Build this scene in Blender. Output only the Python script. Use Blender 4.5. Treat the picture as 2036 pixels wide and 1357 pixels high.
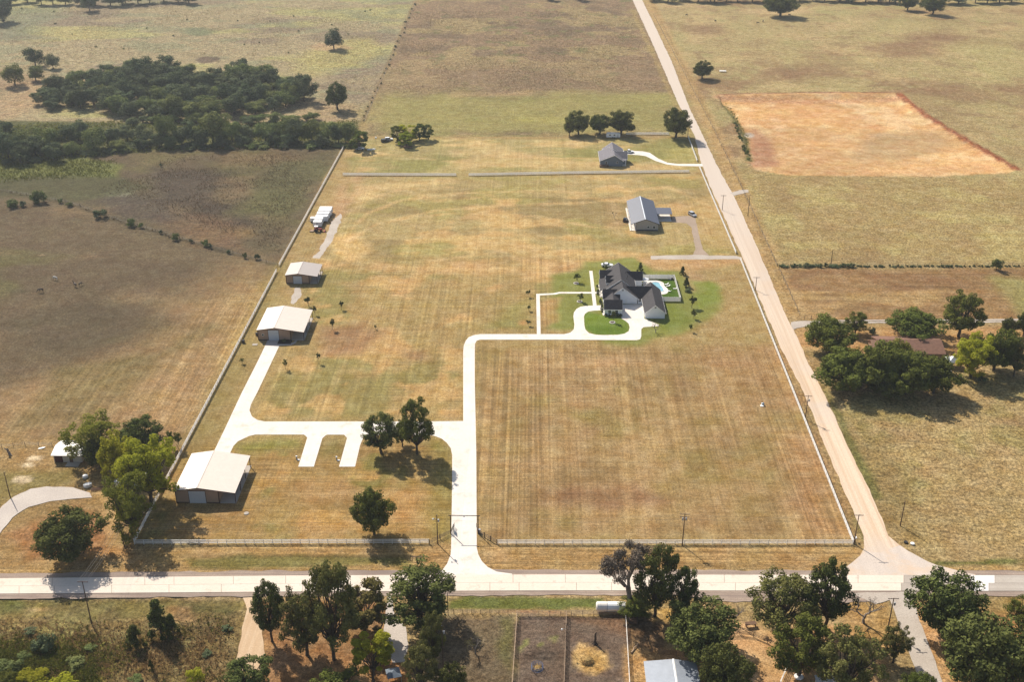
import bpy, bmesh, math, random
import numpy as np
from mathutils import Vector, Matrix, Quaternion
S = bpy.context.scene
C = S.collection
for o in list(bpy.data.objects): bpy.data.objects.remove(o)
R = math.radians

# ------------------------------------------------------------------ camera
CAM_H = 185.0
F_PX = 2231.0; IW, IH = 2036.0, 1357.0
PITCH = math.atan(1158.5 / F_PX); YAW = math.atan(47.0 * math.cos(PITCH) / F_PX)
cam_d = bpy.data.cameras.new('camera'); cam = bpy.data.objects.new('camera', cam_d); C.objects.link(cam)
cam.location = (0, 0, CAM_H); cam.rotation_euler = (math.pi / 2 - PITCH, 0, YAW)
cam_d.sensor_width = 36.0; cam_d.sensor_fit = 'HORIZONTAL'; cam_d.lens = F_PX / IW * 36.0
cam_d.clip_start = 1.0; cam_d.clip_end = 30000.0
S.camera = cam
# ------------------------------------------------------------------ world, sun, exposure
SUN_EL = R(43.0); SH = Vector((0.58, -0.815, 0)).normalized()        # direction in which shadows fall
SUN_V = Vector((-SH.x * math.cos(SUN_EL), -SH.y * math.cos(SUN_EL), math.sin(SUN_EL)))
W = bpy.data.worlds.new('World'); S.world = W; W.use_nodes = True
wn = W.node_tree; wn.nodes.clear()
sky = wn.nodes.new('ShaderNodeTexSky'); sky.sky_type = 'NISHITA'; sky.sun_disc = False
sky.sun_elevation = SUN_EL; sky.sun_rotation = math.atan2(SUN_V.x, SUN_V.y)
sky.air_density = 1.2; sky.dust_density = 2.0; sky.ozone_density = 1.0
bg = wn.nodes.new('ShaderNodeBackground'); bg.inputs[1].default_value = 0.088
wo = wn.nodes.new('ShaderNodeOutputWorld')
wn.links.new(sky.outputs[0], bg.inputs[0]); wn.links.new(bg.outputs[0], wo.inputs[0])
sl = bpy.data.lights.new('sun', 'SUN'); sl.energy = 4.8; sl.angle = R(0.55); sl.color = (1.0, 0.92, 0.80)
so = bpy.data.objects.new('sun', sl); C.objects.link(so)
so.rotation_euler = SUN_V.to_track_quat('Z', 'Y').to_euler(); so.location = SUN_V * 900
S.view_settings.view_transform = 'Standard'; S.view_settings.look = 'None'
S.view_settings.gamma = 1.0; S.view_settings.exposure = 0.53; S.view_settings.use_curve_mapping = False
S.render.engine = 'CYCLES'; S.cycles.max_bounces = 6; S.cycles.diffuse_bounces = 3; S.cycles.transparent_max_bounces = 8

# ------------------------------------------------------------------ survey: a point of the ground from its bearing in the photograph
_cp, _sp, _cy, _sy = math.cos(PITCH), math.sin(PITCH), math.cos(YAW), math.sin(YAW)
def ray(x, y):
    a = (x - IW / 2) / F_PX; b = -(y - IH / 2) / F_PX
    d = (a, _cp + b * _sp, -_sp + b * _cp)
    return (_cy * d[0] - _sy * d[1], _sy * d[0] + _cy * d[1], d[2])
def G(x, y, z=0.0):
    d = ray(x, y); t = (z - CAM_H) / d[2]
    return Vector((d[0] * t, d[1] * t, z))
def GP(pts, z=0.0): return [G(x, y, z) for x, y in pts]
def depth(P):   # distance along the optical axis, depression angle
    fy = -_sy * P.x + _cy * P.y
    return fy * _cp + CAM_H * _sp, math.atan2(CAM_H, math.hypot(P.x, P.y))

# ------------------------------------------------------------------ materials
def lin(c):
    c = c / 255.0
    return c / 12.92 if c <= 0.04045 else ((c + 0.055) / 1.055) ** 2.4
KX = 1.62
def A(r, g, b, k=None):      # a surface's base colour from how it looks in full sun
    k = k or KX
    return (lin(r) / k, lin(g) / k, lin(b) / k)
MATS = {}
def new_mat(name):
    m = bpy.data.materials.new(name); m.use_nodes = True
    nt = m.node_tree; nt.nodes.clear()
    out = nt.nodes.new('ShaderNodeOutputMaterial'); bs = nt.nodes.new('ShaderNodeBsdfPrincipled')
    nt.links.new(bs.outputs[0], out.inputs[0]); MATS[name] = m
    return m, nt, bs
def nd(nt, t, **kw):
    n = nt.nodes.new(t)
    for k, v in kw.items(): setattr(n, k, v)
    return n
def noise(nt, vec, scale, detail=4, rough=0.55):
    n = nd(nt, 'ShaderNodeTexNoise'); n.inputs['Scale'].default_value = scale
    n.inputs['Detail'].default_value = detail; n.inputs['Roughness'].default_value = rough
    if vec is not None: nt.links.new(vec, n.inputs['Vector'])
    return n.outputs['Fac']
def mapr(nt, v, a, b, c, d, clamp=True):
    n = nd(nt, 'ShaderNodeMapRange'); n.clamp = clamp
    for i, q in enumerate((a, b, c, d)): n.inputs[i + 1].default_value = q
    nt.links.new(v, n.inputs[0]); return n.outputs[0]
def math_(nt, op, a, b=None):
    n = nd(nt, 'ShaderNodeMath', operation=op)
    for i, q in enumerate((a, b)):
        if q is None: continue
        if isinstance(q, (int, float)): n.inputs[i].default_value = q
        else: nt.links.new(q, n.inputs[i])
    return n.outputs[0]
def mixc(nt, fac, a, b, mode='MIX'):
    n = nd(nt, 'ShaderNodeMix', data_type='RGBA', blend_type=mode)
    for i, q in ((0, fac), (6, a), (7, b)):
        if isinstance(q, (int, float)): n.inputs[i].default_value = q
        elif isinstance(q, tuple): n.inputs[i].default_value = (*q[:3], 1)
        else: nt.links.new(q, n.inputs[i])
    return n.outputs[2]
def mat(name, col, rough=0.7, var=0.15, scale=1.5, bump=0.0, metal=0.0, ribs=None, spec=0.3, col2=None, wear=None):
    """procedural paint / metal / masonry: base colour, blotchy variation, optional ribs (period, axis, strength)"""
    if name in MATS: return MATS[name]
    m, nt, bs = new_mat(name)
    tc = nd(nt, 'ShaderNodeTexCoord').outputs['Object']
    f = noise(nt, tc, scale, 5, 0.6)
    a = tuple(c * (1 - var) for c in col); b = tuple(min(1, c * (1 + var)) for c in (col2 or col))
    c = mixc(nt, mapr(nt, f, 0.3, 0.7, 0, 1), a, b)
    if wear:
        f2 = noise(nt, tc, wear[1], 6, 0.65)
        c = mixc(nt, mapr(nt, f2, wear[2], wear[2] + 0.12, 0, wear[3]), c, wear[0])
    nt.links.new(c, bs.inputs['Base Color'])
    bs.inputs['Roughness'].default_value = rough; bs.inputs['Metallic'].default_value = metal
    bs.inputs['Specular IOR Level'].default_value = spec
    h = None
    if bump:
        h = math_(nt, 'MULTIPLY', noise(nt, tc, scale * 6, 4), bump)
    if ribs:
        per, ax, st = ribs
        sx = nd(nt, 'ShaderNodeSeparateXYZ'); nt.links.new(tc, sx.inputs[0])
        w = math_(nt, 'MULTIPLY', sx.outputs[ax], 2 * math.pi / per)
        w = math_(nt, 'POWER', math_(nt, 'ABSOLUTE', math_(nt, 'SINE', w)), 6.0)
        w = math_(nt, 'MULTIPLY', w, st)
        h = w if h is None else math_(nt, 'ADD', h, w)
    if h is not None:
        bp = nd(nt, 'ShaderNodeBump'); bp.inputs['Strength'].default_value = 0.6; bp.inputs['Distance'].default_value = 1.0
        nt.links.new(h, bp.inputs['Height']); nt.links.new(bp.outputs[0], bs.inputs['Normal'])
    return m

# ------------------------------------------------------------------ mesh helpers
def tag(o, label=None, cat=None, group=None, kind=None):
    if label: o['label'] = label
    if cat: o['category'] = cat
    if group: o['group'] = group
    if kind: o['kind'] = kind
    return o
def empty(name, loc, label, cat, group=None, rz=0.0, sc=None):
    o = bpy.data.objects.new(name, None); C.objects.link(o)
    o.location = loc; o.rotation_euler = (0, 0, rz); o.empty_display_size = 0.5
    if sc: o.scale = sc
    return tag(o, label, cat, group)
def link(name, me, parent=None, loc=None, rot=None):
    o = bpy.data.objects.new(name, me); C.objects.link(o)
    if parent: o.parent = parent
    if loc is not None: o.location = loc
    if rot is not None: o.rotation_euler = rot
    return o
class MB:
    def __init__(s): s.v = []; s.f = []; s.mi = []
    def add(s, vs, fs, mi=0):
        n = len(s.v); s.v += [tuple(v) for v in vs]; s.f += [tuple(i + n for i in f) for f in fs]; s.mi += [mi] * len(fs); return s
    def box(s, x0, x1, y0, y1, z0, z1, mi=0):
        return s.add([(x0,y0,z0),(x1,y0,z0),(x1,y1,z0),(x0,y1,z0),(x0,y0,z1),(x1,y0,z1),(x1,y1,z1),(x0,y1,z1)],
                     [(0,3,2,1),(4,5,6,7),(0,1,5,4),(1,2,6,5),(2,3,7,6),(3,0,4,7)], mi)
    def cbox(s, c, d, mi=0): return s.box(c[0]-d[0]/2, c[0]+d[0]/2, c[1]-d[1]/2, c[1]+d[1]/2, c[2]-d[2]/2, c[2]+d[2]/2, mi)
    def slab(s, quad, t, mi=0):          # a plate of thickness t hung under four (or more) points, wound counter-clockwise from above
        q = [Vector(p) for p in quad]; n = (q[1]-q[0]).cross(q[2]-q[1]).normalized()
        k = len(q); b = [p - n * t for p in q]
        return s.add(q + b, [tuple(range(k)), tuple(range(2*k-1, k-1, -1))] + [(i, i+k, (i+1) % k + k, (i+1) % k) for i in range(k)], mi)
    def prism(s, prof, a, b, axis='y', mi=0):   # profile in the plane across the axis, from a to b
        k = len(prof)
        mk = {'y': lambda p, t: (p[0], t, p[1]), 'x': lambda p, t: (t, p[0], p[1]), 'z': lambda p, t: (p[0], p[1], t)}[axis]
        return s.add([mk(p, a) for p in prof] + [mk(p, b) for p in prof],
                     [tuple(range(k)), tuple(range(2*k-1, k-1, -1))] + [(i, i+k, (i+1) % k + k, (i+1) % k) for i in range(k)], mi)
    def tube(s, p0, p1, r0, r1=None, n=6, cap=True, mi=0):
        p0, p1 = Vector(p0), Vector(p1); r1 = r0 if r1 is None else r1
        d = (p1 - p0); d = d.normalized() if d.length > 1e-9 else Vector((0,0,1))
        u = d.orthogonal().normalized(); w = d.cross(u)
        vs = []
        for p, r in ((p0, r0), (p1, r1)):
            for i in range(n):
                a = 2*math.pi*i/n; vs.append(p + (u*math.cos(a) + w*math.sin(a)) * r)
        fs = [(i, (i+1) % n, (i+1) % n + n, i + n) for i in range(n)]
        if cap: fs += [tuple(range(n-1, -1, -1)), tuple(range(n, 2*n))]
        return s.add(vs, fs, mi)
    def path(s, pts, r, n=6, closed=False):
        for i in range(len(pts) - (0 if closed else 1)): s.tube(pts[i], pts[(i+1) % len(pts)], r, r, n)
        return s
    def lathe(s, prof, n=12, c=(0,0,0), mi=0):
        vs = []; fs = []
        for r, z in prof:
            for i in range(n):
                a = 2*math.pi*i/n; vs.append((c[0]+r*math.cos(a), c[1]+r*math.sin(a), c[2]+z))
        for k in range(len(prof)-1):
            for i in range(n): fs.append((k*n+i, k*n+(i+1) % n, (k+1)*n+(i+1) % n, (k+1)*n+i))
        fs.append(tuple(range(n-1, -1, -1))); fs.append(tuple(range((len(prof)-1)*n, len(prof)*n)))
        return s.add(vs, fs, mi)
    def mesh(s, name, mats, smooth=False, bevel=0.0):
        me = bpy.data.meshes.new(name); me.from_pydata(s.v, [], s.f)
        for m in (mats if isinstance(mats, (list, tuple)) else [mats]): me.materials.append(m)
        if any(s.mi): me.polygons.foreach_set('material_index', s.mi)
        bm = bmesh.new(); bm.from_mesh(me); bmesh.ops.recalc_face_normals(bm, faces=bm.faces)
        if bevel: bmesh.ops.bevel(bm, geom=[e for e in bm.edges if e.is_manifold], offset=bevel, segments=2, affect='EDGES', clamp_overlap=True)
        bm.to_mesh(me); bm.free()
        if smooth: me.polygons.foreach_set('use_smooth', [True] * len(me.polygons))
        return me
    def build(s, name, m, parent=None, loc=None, smooth=False, bevel=0.0, rot=None):
        return link(name, s.mesh(name, m, smooth, bevel), parent, loc, rot)
def dup(o, parent=None):
    c = o.copy(); C.objects.link(c); c.parent = parent
    for ch in list(o.children): dup(ch, c)
    return c

# ------------------------------------------------------------------ numpy noise
_rng = np.random.default_rng(7)
_tab = _rng.random((256, 256)).astype(np.float32)
def vnoise(x, y, sc, sx=1.0, sy=1.0, off=0.0):
    x = x * sc * sx + off * 17.3; y = y * sc * sy + off * 9.1
    xi = np.floor(x).astype(int); yi = np.floor(y).astype(int); u = x - xi; v = y - yi
    u = u*u*(3-2*u); v = v*v*(3-2*v); g = lambda a, b: _tab[a & 255, b & 255]
    return (g(xi,yi)*(1-u)+g(xi+1,yi)*u)*(1-v) + (g(xi,yi+1)*(1-u)+g(xi+1,yi+1)*u)*v
def fbm(x, y, sc, n=4, sx=1.0, sy=1.0, off=0.0):
    t = 0; a = 1; tot = 0
    for i in range(n):
        t = t + a * vnoise(x, y, sc * 2**i, sx, sy, off + i * 3.7); tot += a; a *= 0.55
    return t / tot
def poly_sd(x, y, pts):       # signed distance, positive inside
    x = x.astype(np.float64); y = y.astype(np.float64)
    d = np.full(x.shape, 1e18); ins = np.zeros(x.shape, bool); n = len(pts)
    for i in range(n):
        ax, ay = pts[i][0], pts[i][1]; bx, by = pts[(i+1) % n][0], pts[(i+1) % n][1]
        ex, ey = bx-ax, by-ay; wx, wy = x-ax, y-ay
        t = np.clip((wx*ex + wy*ey) / max(ex*ex+ey*ey, 1e-9), 0, 1)
        d = np.minimum(d, (wx-ex*t)**2 + (wy-ey*t)**2)
        c = (ay > y) != (by > y)
        if by != ay: ins ^= c & (x < (bx-ax)*(y-ay)/(by-ay) + ax)
    d = np.sqrt(d)
    return np.where(ins, d, -d)
def line_d(x, y, pts):
    d = np.full(x.shape, 1e18)
    for i in range(len(pts)-1):
        ax, ay = pts[i][0], pts[i][1]; bx, by = pts[i+1][0], pts[i+1][1]; ex, ey = bx-ax, by-ay
        t = np.clip(((x-ax)*ex + (y-ay)*ey) / max(ex*ex+ey*ey, 1e-9), 0, 1)
        d = np.minimum(d, (x-ax-ex*t)**2 + (y-ay-ey*t)**2)
    return np.sqrt(d)
# ================================================================== GROUND
gx = np.concatenate([[-9000,-5000,-2500,-1400,-900,-700], np.arange(-560,-150,2.2), np.arange(-150,150,1.15), np.arange(150,520,2.2), [560,700,900,1400,2500,5000,9000]])
gy = np.concatenate([[-3000,-1000,-300,0,80,130], np.arange(160,470,1.15), np.arange(470,1060,2.0), [1100,1200,1400,1800,2500,4000,7000,12000]])
NX, NY = len(gx), len(gy)
VX, VY = np.meshgrid(gx, gy); VX = VX.ravel(); VY = VY.ravel()
wob1 = fbm(VX, VY, 1/34, 4, off=1) * 2 - 1
wob2 = fbm(VX, VY, 1/9, 3, off=5) * 2 - 1
colr = np.zeros((len(VX), 3)); colr[:] = A(172,146,101)
tuf = np.full(len(VX), 0.75); sns = np.zeros(len(VX)); sew = np.zeros(len(VX)); amp = np.full(len(VX), 0.10)
def _apply(idx, w, col, tuft, ns, ew, am):
    if col is not None: colr[idx] = colr[idx]*(1-w[:,None]) + np.array(A(*col))*w[:,None]
    for arr, v in ((tuf, tuft), (sns, ns), (sew, ew), (amp, am)):
        if v is not None: arr[idx] = arr[idx]*(1-w) + v*w
def patch(px, col, st=1.0, soft=5.0, wob=3.0, fine=1.0, tuft=None, ns=None, ew=None, am=None, holes=None, world=False):
    pts = [(p[0], p[1]) for p in (px if world else GP(px))]
    xs = [p[0] for p in pts]; ys = [p[1] for p in pts]; m = soft + abs(wob) + fine
    idx = np.nonzero((VX > min(xs)-m) & (VX < max(xs)+m) & (VY > min(ys)-m) & (VY < max(ys)+m))[0]
    if len(idx) == 0: return
    sd = poly_sd(VX[idx], VY[idx], pts) + wob*wob1[idx]*2 + fine*wob2[idx]*2
    w = np.clip(sd/soft + 0.5, 0, 1); w = w*w*(3-2*w)*st
    if holes: w = w * (fbm(VX[idx], VY[idx], holes[0], 4, off=holes[2]) > holes[1])
    _apply(idx, w, col, tuft, ns, ew, am)
def strip(px, width, col, st=1.0, soft=1.5, wob=0.4, tuft=None, ns=None, ew=None, am=None):
    pts = [(p.x, p.y) for p in GP(px)]
    xs = [p[0] for p in pts]; ys = [p[1] for p in pts]; m = width + soft + 3
    idx = np.nonzero((VX > min(xs)-m) & (VX < max(xs)+m) & (VY > min(ys)-m) & (VY < max(ys)+m))[0]
    if len(idx) == 0: return
    sd = width/2 - line_d(VX[idx], VY[idx], pts) + wob*wob2[idx]*3
    w = np.clip(sd/soft + 0.5, 0, 1)*st
    _apply(idx, w, col, tuft, ns, ew, am)
def ell(cx, cy, rx, ry, n=14):     # ellipse in the photograph, laid on the ground
    return [(cx+rx*math.cos(2*math.pi*i/n), cy+ry*math.sin(2*math.pi*i/n)) for i in range(n)]
def blotch(col, sc, thr, st, off, region=None, sx=1.0, sy=1.0, soft=0.08, **kw):  # soft mottling, cut off by a noise field
    pts = [(p.x, p.y) for p in GP(region)]
    xs = [p[0] for p in pts]; ys = [p[1] for p in pts]
    idx = np.nonzero((VX > min(xs)-5) & (VX < max(xs)+5) & (VY > min(ys)-5) & (VY < max(ys)+5))[0]
    sd = np.clip(poly_sd(VX[idx], VY[idx], pts)/6+0.5, 0, 1)
    n = fbm(VX[idx], VY[idx], sc, 4, sx, sy, off)
    w = np.clip((n-thr)/soft, 0, 1)*st*sd
    _apply(idx, w, col, kw.get('tuft'), kw.get('ns'), kw.get('ew'), kw.get('am'))

E_FIELD = [(1280,-4),(2100,-10),(2100,530),(1540,530),(1500,420),(1400,240)]
SE_FIELD = [(1590,700),(1700,860),(1800,1085),(2100,1120),(2100,700)]
# --- far side of the gravel road
patch(E_FIELD, (178,156,108), soft=3, wob=0, tuft=0.75, am=0.10)
blotch((150,116,84), 1/60, 0.50, 0.75, 3, E_FIELD, soft=0.16)
blotch((180,164,110), 1/45, 0.50, 0.6, 9, E_FIELD, soft=0.12)
blotch((200,172,122), 1/26, 0.58, 0.5, 29, E_FIELD, soft=0.1)
blotch((168,160,104), 1/13, 0.64, 0.4, 35, E_FIELD, soft=0.06)
blotch((146,116,84), 1/9, 0.63, 0.5, 37, E_FIELD, soft=0.06)
for cx, cy, rx, ry in ((1480,62,80,10),(1560,95,90,12),(1650,130,90,13),(1545,110,60,14),(1850,60,110,12),(1730,60,80,8)): patch(ell(cx,cy,rx,ry), (186,168,114), 0.4, 24, 10)
for cx, cy, rx, ry in ((1800,95,60,14),(1870,75,60,9),(1620,145,70,12),(1410,55,30,10),(1920,190,60,20),(1590,390,60,14)): patch(ell(cx,cy,rx,ry), (146,112,82), 0.65, 26, 9)
patch([(1900,90),(2040,60),(2040,150),(1960,160)], (184,170,112), 0.5, 24, 12)
patch([(1780,190),(1830,185),(2036,300),(2036,330),(1950,270)], (165,140,96), 0.7, 14, 4)
patch([(1480,345),(2036,352),(2036,520),(1545,520),(1490,420)], (172,146,96), 0.8, 18, 8, tuft=0.8)
blotch((190,172,112), 1/24, 0.52, 0.6, 41, [(1480,345),(2036,352),(2036,520),(1545,520)], soft=0.1)
for cx, cy, rx, ry in ((1760,-2,140,9),(1540,22,60,7),(1350,10,60,6)): patch(ell(cx,cy,rx,ry), (205,172,128), 0.6, 16, 6)
patch([(1548,534),(2100,534),(2100,636),(1585,636)], (158,124,84), soft=4, wob=0.5, tuft=0.6, ew=0.5)
blotch((188,154,104), 1/22, 0.52, 0.7, 13, [(1548,534),(2100,534),(2100,636),(1585,636)], sx=0.5, sy=1.6)
blotch((140,106,74), 1/16, 0.56, 0.6, 17, [(1548,534),(2100,534),(2100,636),(1585,636)], sx=0.5, sy=1.3)
patch([(1985,555),(2060,560),(2060,640),(2020,625)], (158,150,92), 0.8, 8, 3)
patch([(1580,650),(2100,650),(2100,800),(1900,815),(1650,800),(1600,720)], (196,150,98), 0.9, 9, 2, tuft=0.5)
patch(SE_FIELD, (178,150,102), 0.95, 8, 3, tuft=0.95, am=0.12)
blotch((150,118,82), 1/30, 0.55, 0.5, 21, SE_FIELD); blotch((190,164,112), 1/20, 0.54, 0.55, 23, SE_FIELD); blotch((150,138,82), 1/16, 0.58, 0.5, 25, SE_FIELD)
patch([(1680,870),(1760,880),(1830,1080),(1770,1060),(1720,960)], (156,130,84), 0.7, 5, 2)
patch([(1845,1117),(2100,1111),(2100,1121),(1860,1127)], (112,112,58), 0.95, 1.6, 0.5)
patch([(1830,1128),(2100,1122),(2100,1136),(1900,1140)], (188,150,98), 0.8, 2, 0.5)
# strip of verge between fence and gravel road; far verge
strip([(1262,0),(1382,262),(1475,480),(1562,660),(1650,860),(1705,1000),(1716,1070)], 3.0, (126,118,66), 0.9, 2.0, tuft=0.6)
strip([(1290,0),(1412,250),(1470,385),(1516,490),(1575,625)], 9, (192,156,104), 0.75, 4, tuft=0.7)
strip([(1300,12),(1425,262),(1475,370),(1530,510),(1580,618)], 1.2, (150,120,78), 0.6, 1.4)
strip([(1640,760),(1690,880),(1740,985)], 3.0, (118,116,64), 0.85, 2.0); strip([(1626,740),(1660,790),(1672,815)], 2.0, (196,168,118), 0.8, 2.0)
# --- the excavated pad
PAD = [(1428,188),(1600,184),(1788,184),(1835,224),(1922,278),(2023,336),(2005,343),(1860,350),(1734,349),(1560,347),(1502,336),(1488,318),(1481,268),(1459,231),(1437,206)]
patch(PAD, (228,178,120), 1, 0.8, 0.2, 0.4, tuft=0.4, am=0.08)
blotch((214,160,110), 1/22, 0.52, 0.5, 31, PAD); blotch((240,206,158), 1/14, 0.54, 0.6, 33, PAD); blotch((196,158,112), 1/30, 0.55, 0.5, 36, PAD, sx=0.4)
patch([(1500,250),(1530,270),(1545,330),(1500,330),(1488,290)], (178,126,96), 0.8, 7, 2)
patch([(1720,255),(1860,260),(1880,300),(1800,318),(1700,310)], (184,152,110), 0.7, 10, 5)
patch([(1720,340),(1960,320),(2000,338),(1860,346)], (228,178,124), 0.8, 5, 1)
strip([(1432,192),(1620,196),(1788,192)], 9, (208,156,114), 0.75, 3, tuft=0.9); strip([(1788,186),(1835,224),(1922,278),(2023,336)], 3.6, (156,88,60), 0.95, 1.5, tuft=1.0); strip([(1428,187),(1600,183),(1788,183)], 2.0, (150,104,78), 0.8, 1.5)
strip([(1440,205),(1462,234),(1482,270),(1490,318)], 3.5, (120,116,62), 0.9, 2.0, am=0.15)
patch(ell(1490,262,8,4), (196,180,164), 0.95, 1.2, 0.2)
# --- west pasture
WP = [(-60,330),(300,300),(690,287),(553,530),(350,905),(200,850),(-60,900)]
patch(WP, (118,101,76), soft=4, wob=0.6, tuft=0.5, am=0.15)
UP = [(560,545),(330,905),(150,850),(-20,900),(-20,800),(140,735),(290,690),(420,560),(500,520)]
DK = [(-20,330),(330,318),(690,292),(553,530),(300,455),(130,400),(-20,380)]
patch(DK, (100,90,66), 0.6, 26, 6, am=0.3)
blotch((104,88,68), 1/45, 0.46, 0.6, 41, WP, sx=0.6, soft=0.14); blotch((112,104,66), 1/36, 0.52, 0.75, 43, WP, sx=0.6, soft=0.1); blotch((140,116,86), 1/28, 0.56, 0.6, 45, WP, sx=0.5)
patch(UP, (172,139,96), 0.85, 40, 5, ns=0.5)
patch([(548,560),(480,690),(430,720),(455,640),(500,570)], (192,156,102), 0.75, 12, 2, ns=0.8)
patch([(360,880),(300,850),(330,790),(470,700),(420,800)], (184,148,102), 0.6, 14, 3, ns=0.8)
patch([(0,640),(180,600),(330,640),(180,700),(0,760)], (98,86,66), 0.6, 18, 6)
patch([(130,740),(330,700),(420,650),(300,720),(160,830),(60,830)], (120,108,68), 0.6, 10, 4)
for p_, c_ in (([(430,300),(560,296),(640,320),(560,330),(420,330)], (126,104,74)), ([(300,330),(460,340),(430,420),(300,400)], (88,76,66)), ([(420,400),(520,410),(500,455),(420,450)], (84,72,62)),
               ([(500,380),(560,350),(600,400),(540,440),(470,420)], (110,106,66)), ([(400,460),(500,455),(495,470),(410,480)], (150,120,78)), ([(500,340),(600,330),(620,360),(520,372)], (96,76,62)),
               ([(480,360),(560,320),(640,310),(660,330),(560,400)], (104,100,66)), ([(330,430),(440,440),(520,510),(430,490)], (126,100,76)), ([(200,380),(300,385),(330,430),(220,420)], (92,82,72)), ([(270,300),(420,296),(400,318),(280,330)], (122,110,72))):
    patch(p_, c_, 0.75, 14, 6, tuft=0.8, am=0.35)
patch([(225,372),(268,378),(262,388),(220,386)], (150,150,120), 0.6, 4, 3)
patch([(-40,316),(150,310),(240,328),(228,352),(60,352),(-40,368)], (122,124,66), 0.95, 5, 2, tuft=0.8, am=0.3)
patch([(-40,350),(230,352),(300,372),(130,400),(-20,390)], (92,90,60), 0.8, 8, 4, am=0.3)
patch(ell(85,507,10,3), (186,160,128), 0.8, 1.5, 0.3); patch(ell(45,580,26,6), (84,88,60), 0.6, 6, 3)
# --- creek belt
patch([(-60,236),(130,238),(420,250),(720,238),(705,294),(520,292),(300,300),(-60,330)], (96,98,58), 0.95, 9, 4, tuft=1, am=0.4)
patch([(250,236),(460,238),(450,250),(250,246)], (120,124,72), 0.8, 6, 3); patch([(500,240),(690,232),(700,250),(520,258)], (140,142,78), 0.8, 6, 2)
# --- north-west pasture
NWP = [(-80,-8),(826,-8),(722,238),(400,245),(-80,236)]
patch(NWP, (170,152,115), soft=4, wob=1, tuft=1.0, am=0.35)
blotch((146,128,104), 1/50, 0.50, 0.8, 51, NWP, sx=0.6); blotch((176,168,108), 1/46, 0.53, 0.75, 53, NWP, sx=0.5); blotch((150,148,112), 1/18, 0.56, 0.6, 55, NWP, sx=0.6)
patch([(590,110),(740,70),(740,110),(620,150)], (186,172,106), 0.7, 22, 9); patch(ell(390,62,34,9), (122,126,92), 0.85, 10, 5); patch(ell(410,117,18,5), (104,84,72), 0.8, 5, 3)
patch([(0,20),(140,8),(60,70),(0,80)], (136,138,106), 0.7, 22, 8); patch(ell(160,65,60,10), (186,168,110), 0.6, 22, 8); patch([(0,140),(150,150),(60,215),(0,235)], (182,150,112), 0.7, 16, 5)
patch([(580,200),(700,205),(700,240),(580,238)], (180,152,114), 0.7, 12, 5); patch(ell(655,92,30,6), (196,160,122), 0.7, 8, 4)
# --- north field
NF = [(830,-8),(1258,-8),(1376,266),(724,268)]
patch(NF, (152,126,96), soft=2.0, wob=0.2, tuft=1.0, am=0.3)
blotch((128,108,84), 1/30, 0.50, 0.75, 61, NF); blotch((172,150,104), 1/34, 0.54, 0.7, 63, NF); blotch((126,124,78), 1/10, 0.66, 0.7, 65, NF)
patch([(800,120),(1340,130),(1360,190),(760,185)], (156,130,98), 0.5, 30, 8, tuft=0.7)
patch([(760,188),(1340,185),(1376,266),(724,268)], (160,150,88), 0.8, 24, 8, tuft=0.5, ew=0.3, am=0.1)
patch([(900,186),(1060,180),(1060,190),(900,192)], (186,152,112), 0.5, 8, 3); patch(ell(1080,238,60,7), (176,164,92), 0.7, 14, 6)
strip([(552,527),(400,486),(240,439),(130,401),(-40,371)], 2.6, (84,74,54), 0.8, 2.0, 0.8, am=0.3)
strip([(826,0),(722,240)], 2.2, (140,116,82), 0.8, 2.0, am=0.5); strip([(722,268),(1120,270)], 1.6, (104,108,58), 0.8, 1.6, am=0.3)
strip([(1258,20),(1300,110),(1355,235),(1378,270)], 3, (178,152,96), 0.6, 2)
# --- the property: mown lots between the white fences
LOT = [(690,272),(1376,272),(1470,505),(1697,1080),(268,1080),(550,535)]
patch(LOT, (174,146,96), soft=1.0, wob=0, fine=0.3, tuft=0.42, ns=0.25, ew=0.15, am=0.0)
N1 = [(700,275),(1370,275),(1385,340),(690,345)]; N2 = [(690,350),(1388,350),(1462,500),(1440,512),(640,512)]
M1 = [(600,515),(1190,515),(1190,560),(1060,600),(1050,660),(930,660),(920,830),(510,830),(600,640)]
SE = [(946,690),(1560,690),(1692,1072),(952,1078)]; SW = [(480,880),(880,880),(895,1000),(870,1075),(275,1075),(350,900)]
patch(N1, (176,158,104), 0.95, 6, 2, ew=0.2, ns=0.25); blotch((216,182,124), 1/22, 0.555, 0.8, 71, N1, sx=0.55, sy=1.7); blotch((138,136,72), 1/20, 0.53, 0.6, 73, N1, sx=0.5)
patch(N2, (182,158,106), 0.95, 8, 2, ns=0.25, ew=0.15); blotch((150,128,84), 1/28, 0.51, 0.7, 75, N2, sx=0.5); blotch((170,156,90), 1/24, 0.53, 0.6, 77, N2, sx=0.6); blotch((216,176,116), 1/18, 0.57, 0.7, 79, N2, sx=0.6)
patch(M1, (176,148,96), 0.95, 6, 2, ns=0.4, ew=0.3); blotch((148,136,80), 1/24, 0.50, 0.7, 81, M1); blotch((214,170,112), 1/13, 0.56, 0.6, 83, M1)
patch(SE, (170,138,94), 0.95, 8, 2, ns=0.42, ew=0.3); blotch((146,128,70), 1/32, 0.47, 0.6, 85, SE, soft=0.12); blotch((140,112,74), 1/20, 0.55, 0.4, 87, SE); blotch((190,156,110), 1/16, 0.58, 0.5, 89, SE, sx=1.6, sy=0.4)
patch(SW, (168,136,84), 0.95, 6, 2, ns=0.3, ew=0.5); blotch((138,128,68), 1/18, 0.50, 0.8, 91, SW); blotch((196,150,92), 1/12, 0.57, 0.6, 93, SW)
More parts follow.
